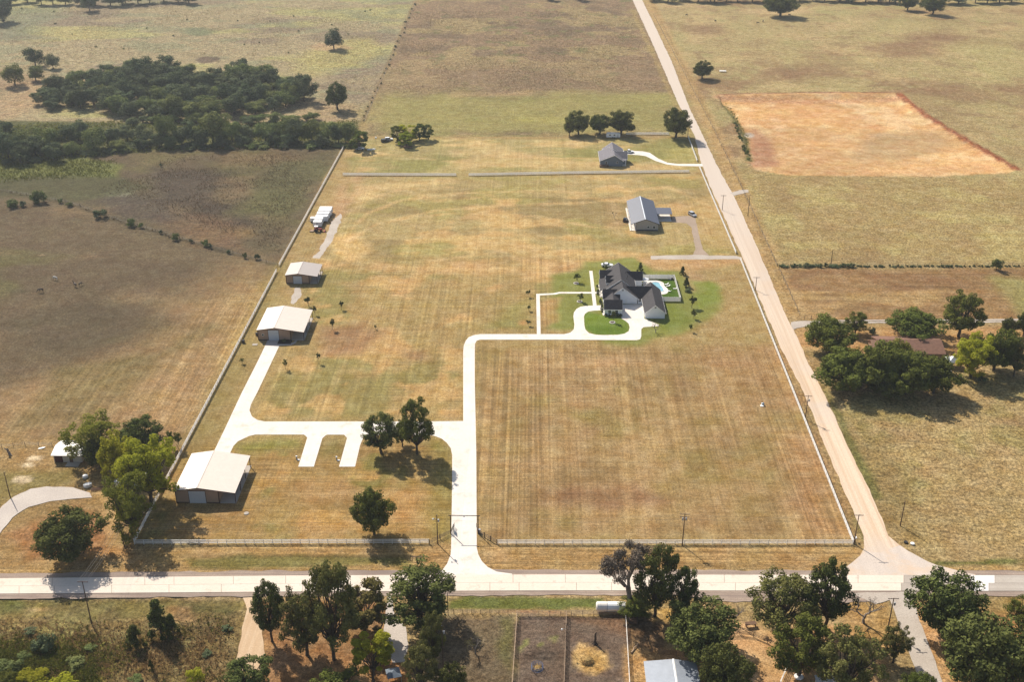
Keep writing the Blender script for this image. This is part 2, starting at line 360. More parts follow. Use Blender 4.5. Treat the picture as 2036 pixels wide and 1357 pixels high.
for p_, c_, s_ in (([(690,372),(780,362),(900,356),(910,364),(760,380),(715,420),(695,440)], (218,184,128), 0.75), ([(705,300),(690,345),(640,430),(655,470),(620,510),(640,505),(700,420),(730,350)], (206,160,118), 0.6),
                   ([(645,470),(700,462),(740,500),(700,520),(660,505)], (226,186,122), 0.7), ([(740,520),(900,520),(1080,532),(1180,520),(1290,506),(1310,520),(1150,545),(880,548),(720,540)], (206,166,112), 0.65),
                   ([(1030,515),(1195,518),(1190,545),(1120,540),(1040,560)], (214,172,118), 0.7), ([(1195,512),(1470,516),(1470,520),(1330,548),(1290,530)], (206,160,112), 0.6),
                   ([(900,322),(1000,300),(1130,318),(1360,330),(1360,338),(1050,334),(920,334)], (216,180,124), 0.7), ([(890,300),(1000,292),(1010,304),(900,312)], (214,182,128), 0.6),
                   ([(640,650),(730,640),(760,660),(720,710),(640,705)], (158,116,86), 0.7), ([(800,700),(850,695),(855,720),(805,722)], (150,108,78), 0.6),
                   ([(1040,720),(1230,716),(1230,730),(1040,734)], (206,164,118), 0.5), ([(1080,970),(1260,960),(1330,1000),(1200,1020),(1080,1000)], (140,100,74), 0.6),
                   ([(1380,700),(1560,690),(1600,800),(1480,790)], (182,142,96), 0.5), ([(1560,860),(1620,880),(1680,1060),(1600,1050)], (184,140,96), 0.6), ([(950,690),(1060,690),(1040,900),(950,1000)], (172,140,90), 0.5),
                   ([(610,960),(680,955),(690,985),(620,990)], (190,146,98), 0.6), ([(740,980),(860,960),(880,1040),(800,1040)], (196,150,96), 0.6), ([(450,880),(600,868),(600,890),(470,910)], (136,136,66), 0.8),
                   ([(640,870),(690,870),(680,900),(640,905)], (134,124,66), 0.8), ([(690,320),(712,300),(720,330),(700,380),(690,400),(696,350)], (136,136,72), 0.7), ([(500,990),(330,1040),(300,1075),(480,1075)], (150,118,74), 0.5),
                   ([(860,870),(892,890),(894,1060),(868,1060),(860,980)], (142,132,68), 0.6), ([(1100,520),(1190,540),(1180,570),(1090,575)], (176,140,90), 0.5),
                   ([(1330,300),(1380,290),(1385,320),(1330,318)], (184,168,100), 0.6), ([(1350,400),(1430,390),(1455,500),(1400,495)], (196,160,104), 0.5), ([(1240,420),(1215,400),(1205,470),(1260,480)], (200,164,118), 0.5)):
    patch(p_, c_, s_, 8, 3)
strip([(560,530),(480,700),(400,860),(360,930)], 9, (146,128,76), 0.6, 6)
# worn tracks in the mown grass (they curve round the lots)
for tr in ([(700,470),(760,440),(900,424),(1060,430),(1180,452)], [(690,505),(740,520),(860,520),(1000,500),(1150,498)], [(735,395),(800,376),(900,372)],
           [(1080,380),(1200,384),(1330,372),(1430,420)], [(690,480),(745,448),(860,420),(1000,408),(1160,404),(1330,392)], [(700,455),(730,425),(800,398),(920,384),(1060,380)], [(690,515),(800,532),(960,536),(1100,528)], [(880,300),(1000,312),(1200,316)], [(720,300),(860,318),(1000,330)], [(1100,700),(1100,900),(1098,1070)], [(1240,700),(1250,1070)], [(960,700),(966,1070)], [(620,845),(700,700),(760,600)], [(560,830),(640,700)]):
    strip(tr, 1.8, (222,184,128), 0.55 if tr[0][1] < 600 else 0.24, 1.8, 0.6)
# house lawn
LAWN = [(1100,548),(1150,540),(1165,522),(1260,512),(1300,535),(1350,540),(1378,560),(1410,560),(1434,580),(1428,615),(1395,640),(1360,665),(1300,676),(1276,690),(1200,684),(1180,660),(1130,660),(1076,660),(1082,625),(1100,600)]
patch(LAWN, (140,142,72), 0.95, 5, 1.4, tuft=0.25, ns=0.1, ew=0.1)
patch([(1105,690),(950,690),(952,1070),(1100,1070)], None, 1, 10, 2, ns=0.85)
patch([(1560,700),(1500,700),(1600,1060),(1690,1066)], None, 1, 10, 2, ns=0.8)
patch([(1070,600),(1112,592),(1108,640),(1090,655),(1074,655)], (190,146,96), 0.65, 3, 1, ns=0.8)
patch([(1000,600),(1060,590),(1060,660),(940,660)], (152,142,78), 0.7, 10, 3); patch(ell(1041,642,12,6), (214,160,108), 0.7, 3, 1)
patch([(1162,622),(1250,636),(1252,656),(1240,664),(1180,664),(1164,650)], (118,138,48), 0.9, 1.5, 0.2, tuft=0.15); patch([(1170,650),(1250,650),(1240,665),(1180,665)], (96,120,44), 0.5, 3, 0.6)
patch([(1278,556),(1340,556),(1352,598),(1316,598)], (82,108,36), 1, 0.6, 0, 0, tuft=0.1)
patch([(1360,540),(1400,545),(1402,585),(1368,580)], (184,152,110), 0.7, 4, 1.5); patch([(1376,560),(1425,562),(1432,600),(1390,612)], (132,142,60), 0.8, 4, 1)
patch([(1310,604),(1345,606),(1380,640),(1310,660)], (126,136,58), 0.7, 5, 1)
patch([(1030,585),(1064,590),(1060,520),(1020,540)], (176,146,92), 0.5, 6, 2)
# --- south verges and the ground south of the road
patch([(-60,1086),(1700,1086),(1720,1100),(1680,1136),(-60,1146)], (178,142,92), 0.9, 2.5, 0.6, tuft=0.6, ew=0.7, am=0.0)
patch([(360,1108),(800,1106),(820,1124),(380,1132)], (118,112,60), 0.85, 2, 0.5); patch([(150,1085),(265,1080),(300,1120),(200,1110)], (192,146,94), 0.8, 4, 1)
patch([(-40,870),(100,880),(200,900),(270,1000),(265,1080),(-40,1130)], (164,132,86), 0.9, 6, 2, tuft=0.6)
patch([(-20,940),(60,940),(150,930),(150,965),(40,985),(-20,1010)], (138,124,72), 0.8, 6, 2); patch([(20,1060),(150,1000),(230,1040),(210,1100),(60,1110)], (166,112,72), 0.7, 6, 2)
for e_ in (ell(70,911,13,4.5), ell(45,954,17,7), ell(57,925,8,3)): patch(e_, (222,198,160), 0.95, 0.8, 0.2, 0.4)
patch([(160,960),(240,960),(240,1040),(220,1090),(205,1010)], (206,166,112), 0.7, 4, 1)
patch([(-60,1184),(1200,1180),(1200,1190),(-60,1194)], (196,164,122), 0.85, 1.2, 0.5)
SB = [(-60,1192),(488,1192),(476,1400),(-60,1400)]
patch(SB, (146,124,80), 1, 1.5, 0.4, tuft=1.0, am=0.35)
patch([(-60,1194),(480,1194),(484,1212),(300,1222),(-60,1225)], (136,122,68), 0.8, 2.5, 0.8, tuft=0.6); patch([(-60,1200),(50,1198),(60,1214),(-60,1222)], (104,112,52), 0.8, 2, 0.7)
patch([(370,1200),(470,1210),(460,1222),(380,1218)], (100,108,58), 0.8, 2, 0.7); patch(ell(75,1212,30,4), (206,172,124), 0.85, 1.5, 0.3); patch([(335,1208),(375,1205),(390,1240),(350,1235)], (196,150,104), 0.75, 2, 0.6)
blotch((116,98,66), 1/9, 0.53, 0.5, 95, SB); blotch((148,140,88), 1/8, 0.58, 0.6, 97, SB); patch([(-40,1275),(120,1270),(240,1290),(230,1330),(120,1400),(-40,1400)], (118,118,46), 0.75, 5, 2, tuft=1.0, am=0.5)
patch([(250,1300),(420,1290),(460,1400),(200,1400)], (124,102,66), 0.6, 5, 2)
patch([(505,1200),(770,1195),(800,1330),(780,1400),(480,1400),(526,1310),(522,1240)], (158,118,80), 1, 2, 0.6, tuft=0.6); blotch((196,148,96), 1/8, 0.6, 0.7, 99, [(505,1200),(770,1195),(800,1330),(780,1400),(480,1400)])
patch([(780,1320),(830,1300),(830,1400),(770,1400)], (192,136,84), 0.8, 2, 0.6)
patch([(885,1190),(1205,1186),(1205,1212),(1100,1214),(885,1216)], (108,114,54), 0.95, 1.6, 0.6, tuft=0.5); patch([(890,1214),(1250,1214),(1250,1219),(890,1219)], (176,122,76), 0.8, 0.8, 0.2)
patch([(860,1222),(1026,1222),(1022,1400),(800,1400)], (122,104,80), 1, 1.2, 0.3, tuft=0.7); patch([(985,1225),(1024,1225),(1020,1340),(980,1310),(1000,1260)], (112,108,62), 0.7, 2.5, 1)
patch([(1028,1221),(1246,1221),(1252,1400),(1020,1400)], (120,101,86), 1, 0.8, 0.2, tuft=0.55)
patch(ell(1078,1305,34,16), (88,74,64), 0.8, 3, 1, tuft=1.0); patch([(1120,1224),(1248,1224),(1248,1262),(1150,1240)], (146,108,78), 0.6, 3, 1)
patch([(1150,1275),(1175,1285),(1205,1300),(1212,1325),(1190,1345),(1160,1342),(1140,1325),(1136,1300)], (206,166,106), 1, 1.0, 0.3, 0.5, tuft=0.7)
patch(ell(1185,1278,16,8), (82,68,58), 0.7, 1.5, 0.3)
for e_ in (ell(1047,1279,6,4.5), ell(1075,1283,6,3.5), ell(1036,1291,3.5,3), ell(1101,1272,5,3)): patch(e_, (148,146,82), 0.85, 0.8, 0.2)
patch([(1252,1225),(1320,1225),(1330,1300),(1260,1310)], (120,92,68), 0.9, 2.5, 0.8); patch([(1250,1290),(1330,1300),(1320,1400),(1250,1400)], (206,162,104), 0.8, 2.5, 0.6)
patch([(1320,1290),(1400,1288),(1520,1250),(1700,1240),(1760,1260),(1740,1400),(1300,1400)], (206,160,112), 0.9, 3, 0.8, tuft=0.3); patch([(1440,1225),(1500,1230),(1540,1260),(1500,1330),(1520,1400),(1400,1400)], (222,178,128), 0.9, 2, 0.6, tuft=0.2)
patch([(1655,1195),(1760,1200),(1780,1250),(1800,1300),(1740,1290),(1690,1260)], (186,146,92), 0.85, 3, 1); patch([(1800,1205),(1835,1195),(1920,1360),(1880,1380)], (208,160,108), 0.9, 1.5, 0.4)
patch([(1840,1195),(2100,1190),(2100,1225),(1960,1230),(1850,1225)], (158,130,78), 0.9, 2, 0.6); patch([(1900,1225),(2100,1215),(2100,1400),(1900,1400)], (186,136,86), 0.7, 3, 1)
patch([(960,1085),(1000,1088),(1000,1120),(965,1110)], (196,158,108), 0.7, 2, 0.5); patch([(1380,1190),(1480,1190),(1470,1240),(1400,1230)], (196,160,116), 0.7, 3, 1)
patch([(1310,1212),(1345,1214),(1330,1240),(1300,1232)], (214,170,96), 0.7, 2, 0.5)

# --- relief
VZ = -amp * (0.55*fbm(VX, VY, 1/2.6, 3, off=2) + 0.45*fbm(VX, VY, 1/9.0, 2, off=4)) * 2.0
pad = [(p.x, p.y) for p in GP(PAD)]
ip = np.nonzero(poly_sd(VX, VY, pad) > -6)[0]
sdp = poly_sd(VX[ip], VY[ip], pad)
top = line_d(VX[ip], VY[ip], [(p.x, p.y) for p in GP([(1428,188),(1788,184),(1835,224),(1922,278),(2023,336)])])
low = line_d(VX[ip], VY[ip], [(p.x, p.y) for p in GP([(1502,336),(1734,349),(2010,343)])])
dep = np.clip(top/7.0, 0, 1) * np.clip(low/60.0, 0, 1) * (sdp > 0)
VZ[ip] -= 1.9*dep
cl = np.exp(-(top/2.6)**2) * (0.2 + np.clip((VX[ip]-250)/60, 0, 1)) ; VZ[ip] += cl*1.5*np.clip(fbm(VX[ip], VY[ip], 1/2.2, 2, off=6)-0.42, 0, 1)*4
me = bpy.data.meshes.new('ground')
nq = (NX-1)*(NY-1)
ii = (np.arange(NY-1)[:,None]*NX + np.arange(NX-1)[None,:]).ravel()
lo = np.stack([ii, ii+1, ii+NX+1, ii+NX], 1).ravel().astype(np.int32)
me.vertices.add(len(VX)); me.vertices.foreach_set('co', np.stack([VX, VY, VZ], 1).astype(np.float32).ravel())
me.loops.add(nq*4); me.loops.foreach_set('vertex_index', lo)
me.polygons.add(nq); me.polygons.foreach_set('loop_start', (np.arange(nq)*4).astype(np.int32))
me.polygons.foreach_set('use_smooth', np.ones(nq, bool)); me.update(calc_edges=True)
ca = me.attributes.new('soil', 'FLOAT_COLOR', 'POINT'); ca.data.foreach_set('color', np.concatenate([colr, np.ones((len(VX),1))], 1).astype(np.float32).ravel())
cb = me.attributes.new('sward', 'FLOAT_COLOR', 'POINT'); cb.data.foreach_set('color', np.stack([tuf, sns, sew, np.ones(len(VX))], 1).astype(np.float32).ravel())
ground = link('ground', me); tag(ground, kind='structure')
def ground_material():
    m, nt, bs = new_mat('dry_grass_ground')
    a1 = nd(nt, 'ShaderNodeAttribute', attribute_name='soil'); a2 = nd(nt, 'ShaderNodeAttribute', attribute_name='sward')
    sp = nd(nt, 'ShaderNodeSeparateColor'); nt.links.new(a2.outputs['Color'], sp.inputs[0])
    T, NS, EW = sp.outputs[0], sp.outputs[1], sp.outputs[2]
    pos = nd(nt, 'ShaderNodeNewGeometry').outputs['Position']
    def mp(sx, sy, rot=0):
        n = nd(nt, 'ShaderNodeMapping'); n.inputs['Scale'].default_value = (sx, sy, 1); n.inputs['Rotation'].default_value = (0, 0, rot)
        nt.links.new(pos, n.inputs[0]); return n.outputs[0]
    col = a1.outputs['Color']
    def mul(col, fac, lo_, hi_, src, a=0.3, b=0.7):
        g = mapr(nt, src, a, b, lo_, hi_)
        g1 = mixc(nt, 1.0, col, nd_rgb(g), 'MULTIPLY')
        return mixc(nt, fac, col, g1)
    def nd_rgb(v):
        n = nd(nt, 'ShaderNodeCombineColor')
        for i in range(3): nt.links.new(v, n.inputs[i])
        return n.outputs[0]
    big = noise(nt, mp(1,1), 0.045, 5, 0.6); med = noise(nt, mp(1,1), 0.22, 5, 0.6)
    tft = noise(nt, mp(1,1), 1.1, 6, 0.68); tft2 = noise(nt, mp(0.55,1.0), 0.55, 4, 0.62); fin = noise(nt, mp(1,1), 3.2, 3, 0.6)
    hue = noise(nt, mp(1,1), 0.11, 4, 0.6)
    col = mul(col, 0.9, 0.84, 1.18, med); col = mul(col, 0.8, 0.88, 1.13, big)
    hv = nd(nt, 'ShaderNodeHueSaturation'); nt.links.new(mapr(nt, hue, 0.3, 0.7, 0.4945, 0.5115), hv.inputs['Hue']); nt.links.new(mapr(nt, med, 0.3, 0.7, 1.08, 0.90), hv.inputs['Saturation'])
    nt.links.new(col, hv.inputs['Color']); col = hv.outputs[0]
    col = mul(col, T, 0.42, 1.52, tft, 0.36, 0.64); col = mul(col, T, 0.76, 1.22, tft2, 0.34, 0.66); col = mul(col, 0.85, 0.5, 1.5, fin)
    # mower lines, north-south and east-west, strong here and faint there
    mk1 = mapr(nt, noise(nt, mp(1,1), 0.018, 3), 0.38, 0.62, 0.15, 1); mk2 = mapr(nt, noise(nt, mp(1,1), 0.024, 3), 0.38, 0.62, 0.1, 1)
    s1 = noise(nt, mp(1.0, 0.012), 0.62, 3, 0.6); s2 = noise(nt, mp(0.014, 1.0), 0.75, 3, 0.6)
    col = mul(col, math_(nt, 'MULTIPLY', NS, mk1), 0.66, 1.42, s1, 0.34, 0.66); col = mul(col, math_(nt, 'MULTIPLY', EW, mk2), 0.68, 1.38, s2, 0.34, 0.66)
    s3 = noise(nt, mp(0.006, 1.0), 1.5, 2, 0.5); s4 = noise(nt, mp(1.0, 0.006), 1.3, 2, 0.5)
    col = mul(col, EW, 0.72, 1.30, s3, 0.36, 0.64); col = mul(col, NS, 0.76, 1.26, s4, 0.36, 0.64)
    wv = nd(nt, 'ShaderNodeTexWave', wave_type='BANDS', bands_direction='X'); wv.inputs['Scale'].default_value = 0.16; wv.inputs['Distortion'].default_value = 1.6; wv.inputs['Detail'].default_value = 2; wv.inputs['Detail Scale'].default_value = 0.15
    nt.links.new(mp(1.0, 0.1), wv.inputs['Vector'])
    col = mul(col, math_(nt, 'MULTIPLY', NS, mk2), 0.9, 1.1, wv.outputs['Fac'], 0, 1)
    nt.links.new(col, bs.inputs['Base Color']); bs.inputs['Roughness'].default_value = 0.95; bs.inputs['Specular IOR Level'].default_value = 0.05
    bp = nd(nt, 'ShaderNodeBump'); bp.inputs['Strength'].default_value = 0.75; bp.inputs['Distance'].default_value = 0.55
    h = math_(nt, 'ADD', math_(nt, 'MULTIPLY', tft, mapr(nt, T, 0, 1, 0.25, 1.0)), math_(nt, 'MULTIPLY', fin, 0.25))
    nt.links.new(h, bp.inputs['Height']); nt.links.new(bp.outputs[0], bs.inputs['Normal'])
    return m
me.materials.append(ground_material())
# ================================================================== ROADS, DRIVES, PATHS
from mathutils.geometry import tessellate_polygon
def _dense(pts, step):
    out = []
    for i in range(len(pts)):
        a, b = pts[i], pts[(i+1) % len(pts)]; n = max(1, int((b-a).length / step))
        out += [a.lerp(b, k/n) for k in range(n)]
    return out
def sheet(name, px, z, m, jit=0.0, step=1.6, parent=None, kind='structure', seed=0):
    pts = [Vector((p.x, p.y, 0)) for p in (GP(px) if not isinstance(px[0], Vector) else px)]
    if jit:
        d = _dense(pts, step); x = np.array([p.x for p in d]); y = np.array([p.y for p in d])
        jx = (fbm(x, y, 1/3.0, 3, off=11+seed)-0.5)*2*jit; jy = (fbm(x, y, 1/3.0, 3, off=23+seed)-0.5)*2*jit
        pts = [p + Vector((jx[i], jy[i], 0)) for i, p in enumerate(d)]
    tri = tessellate_polygon([pts])
    me = bpy.data.meshes.new(name); me.from_pydata([(p.x, p.y, 0) for p in pts], [], [tuple(t) for t in tri])
    bm = bmesh.new(); bm.from_mesh(me)
    for f in bm.faces:
        f.normal_update()
        if f.normal.z < 0: f.normal_flip()
    bm.to_mesh(me); bm.free(); me.materials.append(m)
    o = link(name, me, parent); o.location = (0, 0, z)
    if not parent: tag(o, kind=kind)
    return o
def stone_mat(name, col, col2, fine=2.5, contrast=0.25, tracks=None, joints=None, stain=None, dust=None, grade=None):
    if name in MATS: return MATS[name]
    m, nt, bs = new_mat(name)
    pos = nd(nt, 'ShaderNodeNewGeometry').outputs['Position']
    def mp(sx, sy):
        n = nd(nt, 'ShaderNodeMapping'); n.inputs['Scale'].default_value = (sx, sy, 1); nt.links.new(pos, n.inputs[0]); return n.outputs[0]
    c = mixc(nt, mapr(nt, noise(nt, pos, 0.16, 5), 0.34, 0.66, 0, 1), col, col2)
    f = noise(nt, pos, fine, 5, 0.7)
    c = mixc(nt, 1.0, c, _grey(nt, mapr(nt, f, 0.3, 0.7, 1-contrast, 1+contrast)), 'MULTIPLY')
    if tracks:
        t = noise(nt, mp(*tracks[0]), tracks[1], 3, 0.6)
        c = mixc(nt, mapr(nt, t, 0.40, 0.64, 0, tracks[3]), c, tracks[2])
    if stain: c = mixc(nt, mapr(nt, noise(nt, pos, stain[1], 6, 0.7), stain[2], stain[2]+0.14, 0, stain[3]), c, stain[0])
    if grade:      # bare limestone gravel beyond, tan dirt nearer the junction
        sx = nd(nt, 'ShaderNodeSeparateXYZ'); nt.links.new(pos, sx.inputs[0]); yy = math_(nt, 'ADD', sx.outputs[1], math_(nt, 'MULTIPLY', noise(nt, pos, 0.06, 4), grade[2]))
        c = mixc(nt, mapr(nt, yy, grade[0], grade[1], 0, 0.85), c, grade[3])
    if joints:
        br = nd(nt, 'ShaderNodeTexBrick'); br.offset = 0.0; br.inputs['Scale'].default_value = 1.0; br.inputs['Mortar Size'].default_value = 0.02
        br.inputs['Brick Width'].default_value = joints[0]; br.inputs['Row Height'].default_value = joints[1]; nt.links.new(pos, br.inputs['Vector'])
        c = mixc(nt, math_(nt, 'MULTIPLY', br.outputs['Fac'], joints[2]), c, tuple(v*0.55 for v in col))
    nt.links.new(c, bs.inputs['Base Color']); bs.inputs['Roughness'].default_value = 0.9; bs.inputs['Specular IOR Level'].default_value = 0.15
    bp = nd(nt, 'ShaderNodeBump'); bp.inputs['Strength'].default_value = 0.3; bp.inputs['Distance'].default_value = 0.05
    nt.links.new(f, bp.inputs['Height']); nt.links.new(bp.outputs[0], bs.inputs['Normal'])
    return m
def _grey(nt, v):
    n = nd(nt, 'ShaderNodeCombineColor')
    for i in range(3): nt.links.new(v, n.inputs[i])
    return n.outputs[0]
M_CONC = stone_mat('new_concrete', A(249,240,228,1.5), A(252,244,234,1.45), 1.2, 0.07, joints=(4.6,4.6,0.5), stain=(A(224,206,188,1.5),0.22,0.53,0.6), tracks=((1.0,0.05),0.6,A(240,230,216,1.42),0.3))
M_SLAB = stone_mat('road_concrete', A(246,230,212,1.5), A(251,237,221,1.5), 1.5, 0.07, tracks=((0.012,1.0),0.9,A(234,216,197,1.3),0.4), stain=(A(206,184,164,1.5),0.35,0.57,0.65))
M_SLABG = stone_mat('weathered_road_concrete', A(204,192,178), A(216,206,194), 1.5, 0.08, tracks=((0.012,1.0),0.9,A(190,178,166),0.5))
M_SLABW = stone_mat('patched_road_concrete', A(246,240,234,1.45), A(250,245,240,1.45), 1.5, 0.04)
M_ASPH = stone_mat('worn_asphalt', A(190,176,164), A(206,194,180), 2.0, 0.12, tracks=((0.02,1.0),0.8,A(216,204,190),0.5), stain=(A(160,148,140),0.3,0.58,0.6))
M_SEAL = stone_mat('joint_sealant', A(164,146,128), A(186,168,148), 2.0, 0.2)
M_SHOUL = stone_mat('gravel_shoulder', A(176,154,138), A(196,176,158), 2.4, 0.22, tracks=((0.015,1.0),1.1,A(146,130,122),0.75))
M_GRAV = stone_mat('dirt_gravel_road', A(236,212,186,1.45), A(240,216,188,1.45), 2.2, 0.2, tracks=((1.0,0.012),0.7,A(214,180,146,1.5),0.75), stain=(A(222,210,198,1.5),0.03,0.52,0.5), grade=(330,560,80,A(220,206,192,1.5)))
M_GRAVG = stone_mat('grey_gravel', A(200,186,172), A(216,204,190), 2.6, 0.2, stain=(A(178,162,148),0.3,0.56,0.6))
M_APRON = stone_mat('pale_apron_gravel', A(226,212,200,1.5), A(232,216,200,1.5), 2.6, 0.16, stain=(A(232,204,176,1.5),0.12,0.5,0.7), tracks=((1.0,0.05),0.6,A(206,192,180,1.5),0.4))
M_GRAVD = stone_mat('brown_gravel', A(176,156,136), A(190,168,148), 2.6, 0.2)
M_DIRT = stone_mat('pale_dirt_track', A(226,196,160), A(236,208,174), 2.2, 0.18, tracks=((1.0,0.03),0.7,A(206,168,128),0.5))
M_PALE = stone_mat('pale_gravel_drive', A(214,202,192), A(226,214,202), 2.6, 0.2, stain=(A(190,172,156),0.3,0.56,0.5))

# shoulders first (lowest), then gravel road, then the concrete
top_y = lambda x: np.interp(x, [-80,0,600,1100,2036,2140], [1151.4,1151,1145.3,1143.2,1145,1145.4])
bot_y = lambda x: np.interp(x, [-80,0,600,1100,2036,2140], [1183,1182.5,1178.3,1176,1177,1177.2])
xs_ = list(range(-80, 2141, 60))
sheet('road_shoulder', [(x, bot_y(x)-2) for x in xs_] + [(x, bot_y(x)+ (8.5 if x < 1380 else 22 if x < 1760 else 9)) for x in reversed(xs_)], 0.008, M_SHOUL, 0.7, 2.0)
sheet('road_shoulder', [(x, top_y(x)-(10 if x < 1100 else 9)) for x in xs_] + [(x, top_y(x)+2) for x in reversed(xs_)], 0.008, M_SHOUL, 0.6, 2.0)
GR_L = [(1212,-110),(1258,0),(1300,92),(1347,202),(1381,270),(1394,324),(1412,371),(1435,421),(1480,520),(1516,608),(1553,693),(1598,780),(1627,856),(1671,961),(1695,1014),(1717,1067),(1718,1092),(1709,1106),(1688,1124),(1664,1140)]
GR_R = [(1940,1143),(1900,1137),(1861,1125),(1803,1096),(1768,1067),(1733,985),(1686,888),(1640,786),(1612,732),(1577,655),(1566,636),(1550,598),(1500,479),(1460,392),(1427,332),(1398,270),(1372,217),(1336,123),(1300,47),(1277,0),(1228,-110)]
sheet('gravel_road', GR_L + [(1664,1146),(1940,1146)] + GR_R, 0.014, M_GRAV, 0.45, 2.5)
sheet('road_apron', [(1668,1141),(1709,1107),(1722,1096),(1745,1100),(1770,1092),(1790,1086),(1803,1096),(1861,1125),(1938,1143),(1938,1146),(1668,1146)], 0.022, M_APRON, 0.5, 2.0, seed=2)
sheet('south_lane', [(1692,1180),(1741,1203),(1771,1194),(1781,1226),(1806,1294),(1818,1329),(1832,1372),(1850,1420),(1900,1420),(1878,1372),(1859,1315),(1829,1236),(1815,1190),(1822,1178)], 0.014, M_GRAVG, 0.35, 2.0, seed=3)
road = sheet('county_road', [(x, top_y(x)) for x in xs_] + [(x, bot_y(x)) for x in reversed(xs_)], 0.03, M_SEAL)
rr = random.Random(3)
def slabs(lane, stops):
    for k in range(len(stops)-1):
        x0, x1 = stops[k], stops[k+1]; sk = 1.4 if lane else -1.4
        y = lambda x, t: top_y(x)*(1-t) + bot_y(x)*t
        t0, t1 = (0.015, 0.496) if lane == 0 else (0.504, 0.985)
        P = [G(x0+0.45, y(x0, t0)), G(x1-0.35, y(x1, t0)), G(x1-0.35, y(x1, t1)), G(x0+0.45, y(x0, t1))]
        mid = (x0+x1)/2
        m = M_SLAB if mid < 1790 else M_ASPH if mid < 1925 else M_SLABW if mid < (1985 if lane == 0 else 1965) else M_SLABG
        b = MB(); b.slab([Vector((p.x, p.y, 0.06)) for p in reversed(P)], 0.028); b.build('slab', m, road)
def stopsfor(seed, brk):
    r = random.Random(seed); out = [-80.0]; x = -80
    while x < 2000:
        x += r.choice((58, 104, 114, 118, 70)); out.append(x)
    out = [v for v in out if v < 1760 and all(abs(v-b) > 30 for b in brk)] + brk + [2060, 2140]
    return sorted(out)
slabs(0, stopsfor(5, [1797, 1930, 1978])); slabs(1, stopsfor(9, [1792, 1936, 1966]))

# concrete drives
D1 = [(866,1147),(878,1137),(889,1122),(896,1104),(897,1090),(899,960),(899,905),(896,892),(888,881),(878,873),(862,867),(838,866),(838,839),(921,838),(921,700),(922,688),(926,678),(932,671),(942,667),(955,665),(1060,665),(1122,665),(1134,662),(1141,655),(1142,646),(1140,630),(1141,622),(1146,615),(1154,610.5),(1166,608.5),(1197,607.5),(1197,617.5),(1180,618.3),(1170,620),(1163,624.5),(1161,630),(1162,648),(1164,656),(1171,663),(1185,666.3),(1200,667),(1228,666.5),(1242,664),(1250,659),(1252,652),(1250,644),(1244,639),(1236,634),(1234,606),(1278,604),(1281,634),(1309.5,646),(1309.5,649),(1280,651),(1275,655),(1275,669),(1273,675),(1266,677),(1100,676),(955,676),(948,678),(944.5,684),(944,700),(944,760),(947,900),(948,1090),(951,1104),(958,1117),(970,1129),(988,1138),(1018,1142),(1018,1146)]
sheet('concrete_driveway', D1, 0.045, M_CONC)
sheet('concrete_driveway', [(838.6,839),(526,839),(512,836),(501,829),(496,817),(499,805),(512,780),(556,687),(531,680),(512,720),(481,781),(444,860),(424,901),(456,905),(464,888),(473,878.5),(495,868),(508,865),(600,865),(838.6,866)], 0.049, M_CONC)
sheet('camper_pad', [(599,863),(606,866),(611,871),(593,929),(624,929),(641,872.5),(647,867),(655,863)], 0.053, M_CONC)
sheet('camper_pad', [(678,863),(685,866),(690,872),(674,929),(706,929),(716,886),(722,872),(730,863)], 0.053, M_CONC)
sheet('footpath', [(1171.5,539),(1178,539),(1186.3,608.5),(1179,608.5)], 0.05, M_CONC)
sheet('footpath', [(1066,584.8),(1073.5,588),(1105,586.2),(1112,584.4),(1198,584.2),(1198,581),(1112,581),(1100,583.5)], 0.054, M_CONC)
sheet('footpath', [(1066,584.8),(1073.2,587.9),(1075,666),(1067.5,666)], 0.058, M_CONC)
sheet('concrete_driveway', [(1239,300),(1257,300),(1278,301),(1292,304),(1309,315.5),(1327,323.5),(1348,326),(1396,326),(1398,331),(1348,330),(1325,327),(1303,320),(1284,310.5),(1268,308.3),(1245,307)], 0.045, M_CONC)
# barn paving
sheet('barn_paving', [(527,688),(532,677),(557,676),(556,683.5),(577,683.3),(584,681),(588,676),(585,668),(590,660),(604,660),(592,676.5),(588,683),(580,687),(560,688)], 0.062, M_SLABG)
# gravel drives
sheet('gravel_drive', [(1294,509),(1330,508),(1380,507.5),(1464,509),(1474,513),(1476,517),(1464,515.5),(1400,516),(1294,516)], 0.02, M_GRAVG, 0.5, seed=4)
sheet('gravel_drive', [(1335,431.5),(1369,429),(1382,431),(1387,458),(1397,495),(1410,508),(1377,508),(1383,497),(1379,475),(1374,452),(1365,444),(1335,442)], 0.016, M_GRAVD, 0.4, seed=5)
sheet('gravel_drive', [(1452,384),(1470,378),(1487,377),(1488,382),(1460,389)], 0.02, M_GRAVG, 0.4, seed=6)
sheet('gravel_drive', [(1572,641),(1600,638),(1640,639),(1668,641),(1668,645.5),(1620,645),(1585,653),(1577,656)], 0.02, M_GRAVG, 0.5, seed=7)
for y0 in (636.2, 640.2): sheet('wheel_track', [(1660,y0+0.8),(1800,y0),(2060,y0-1.6),(2060,y0+0.7),(1800,y0+2.3),(1660,y0+2.6)], 0.012, M_PALE, 0.3, seed=8)
sheet('gravel_drive', [(-60,1062),(-10,1022),(28,987),(62,973),(92,968),(146,970),(178,981),(186,990),(160,992),(140,994),(98,998),(56,1010),(25,1029),(0,1061),(-60,1120)], 0.016, M_PALE, 0.6, seed=9)
sheet('gravel_drive', [(621,513),(635,497),(648,470),(660,440),(675,424),(680,432),(672,455),(660,478),(645,500),(634,515)], 0.012, M_GRAVG, 1.0, 1.2, seed=10)
sheet('gravel_drive', [(576,604),(583,586),(588,572),(600,572),(598,588),(588,606)], 0.012, M_GRAVG, 1.1, 1.0, seed=12)
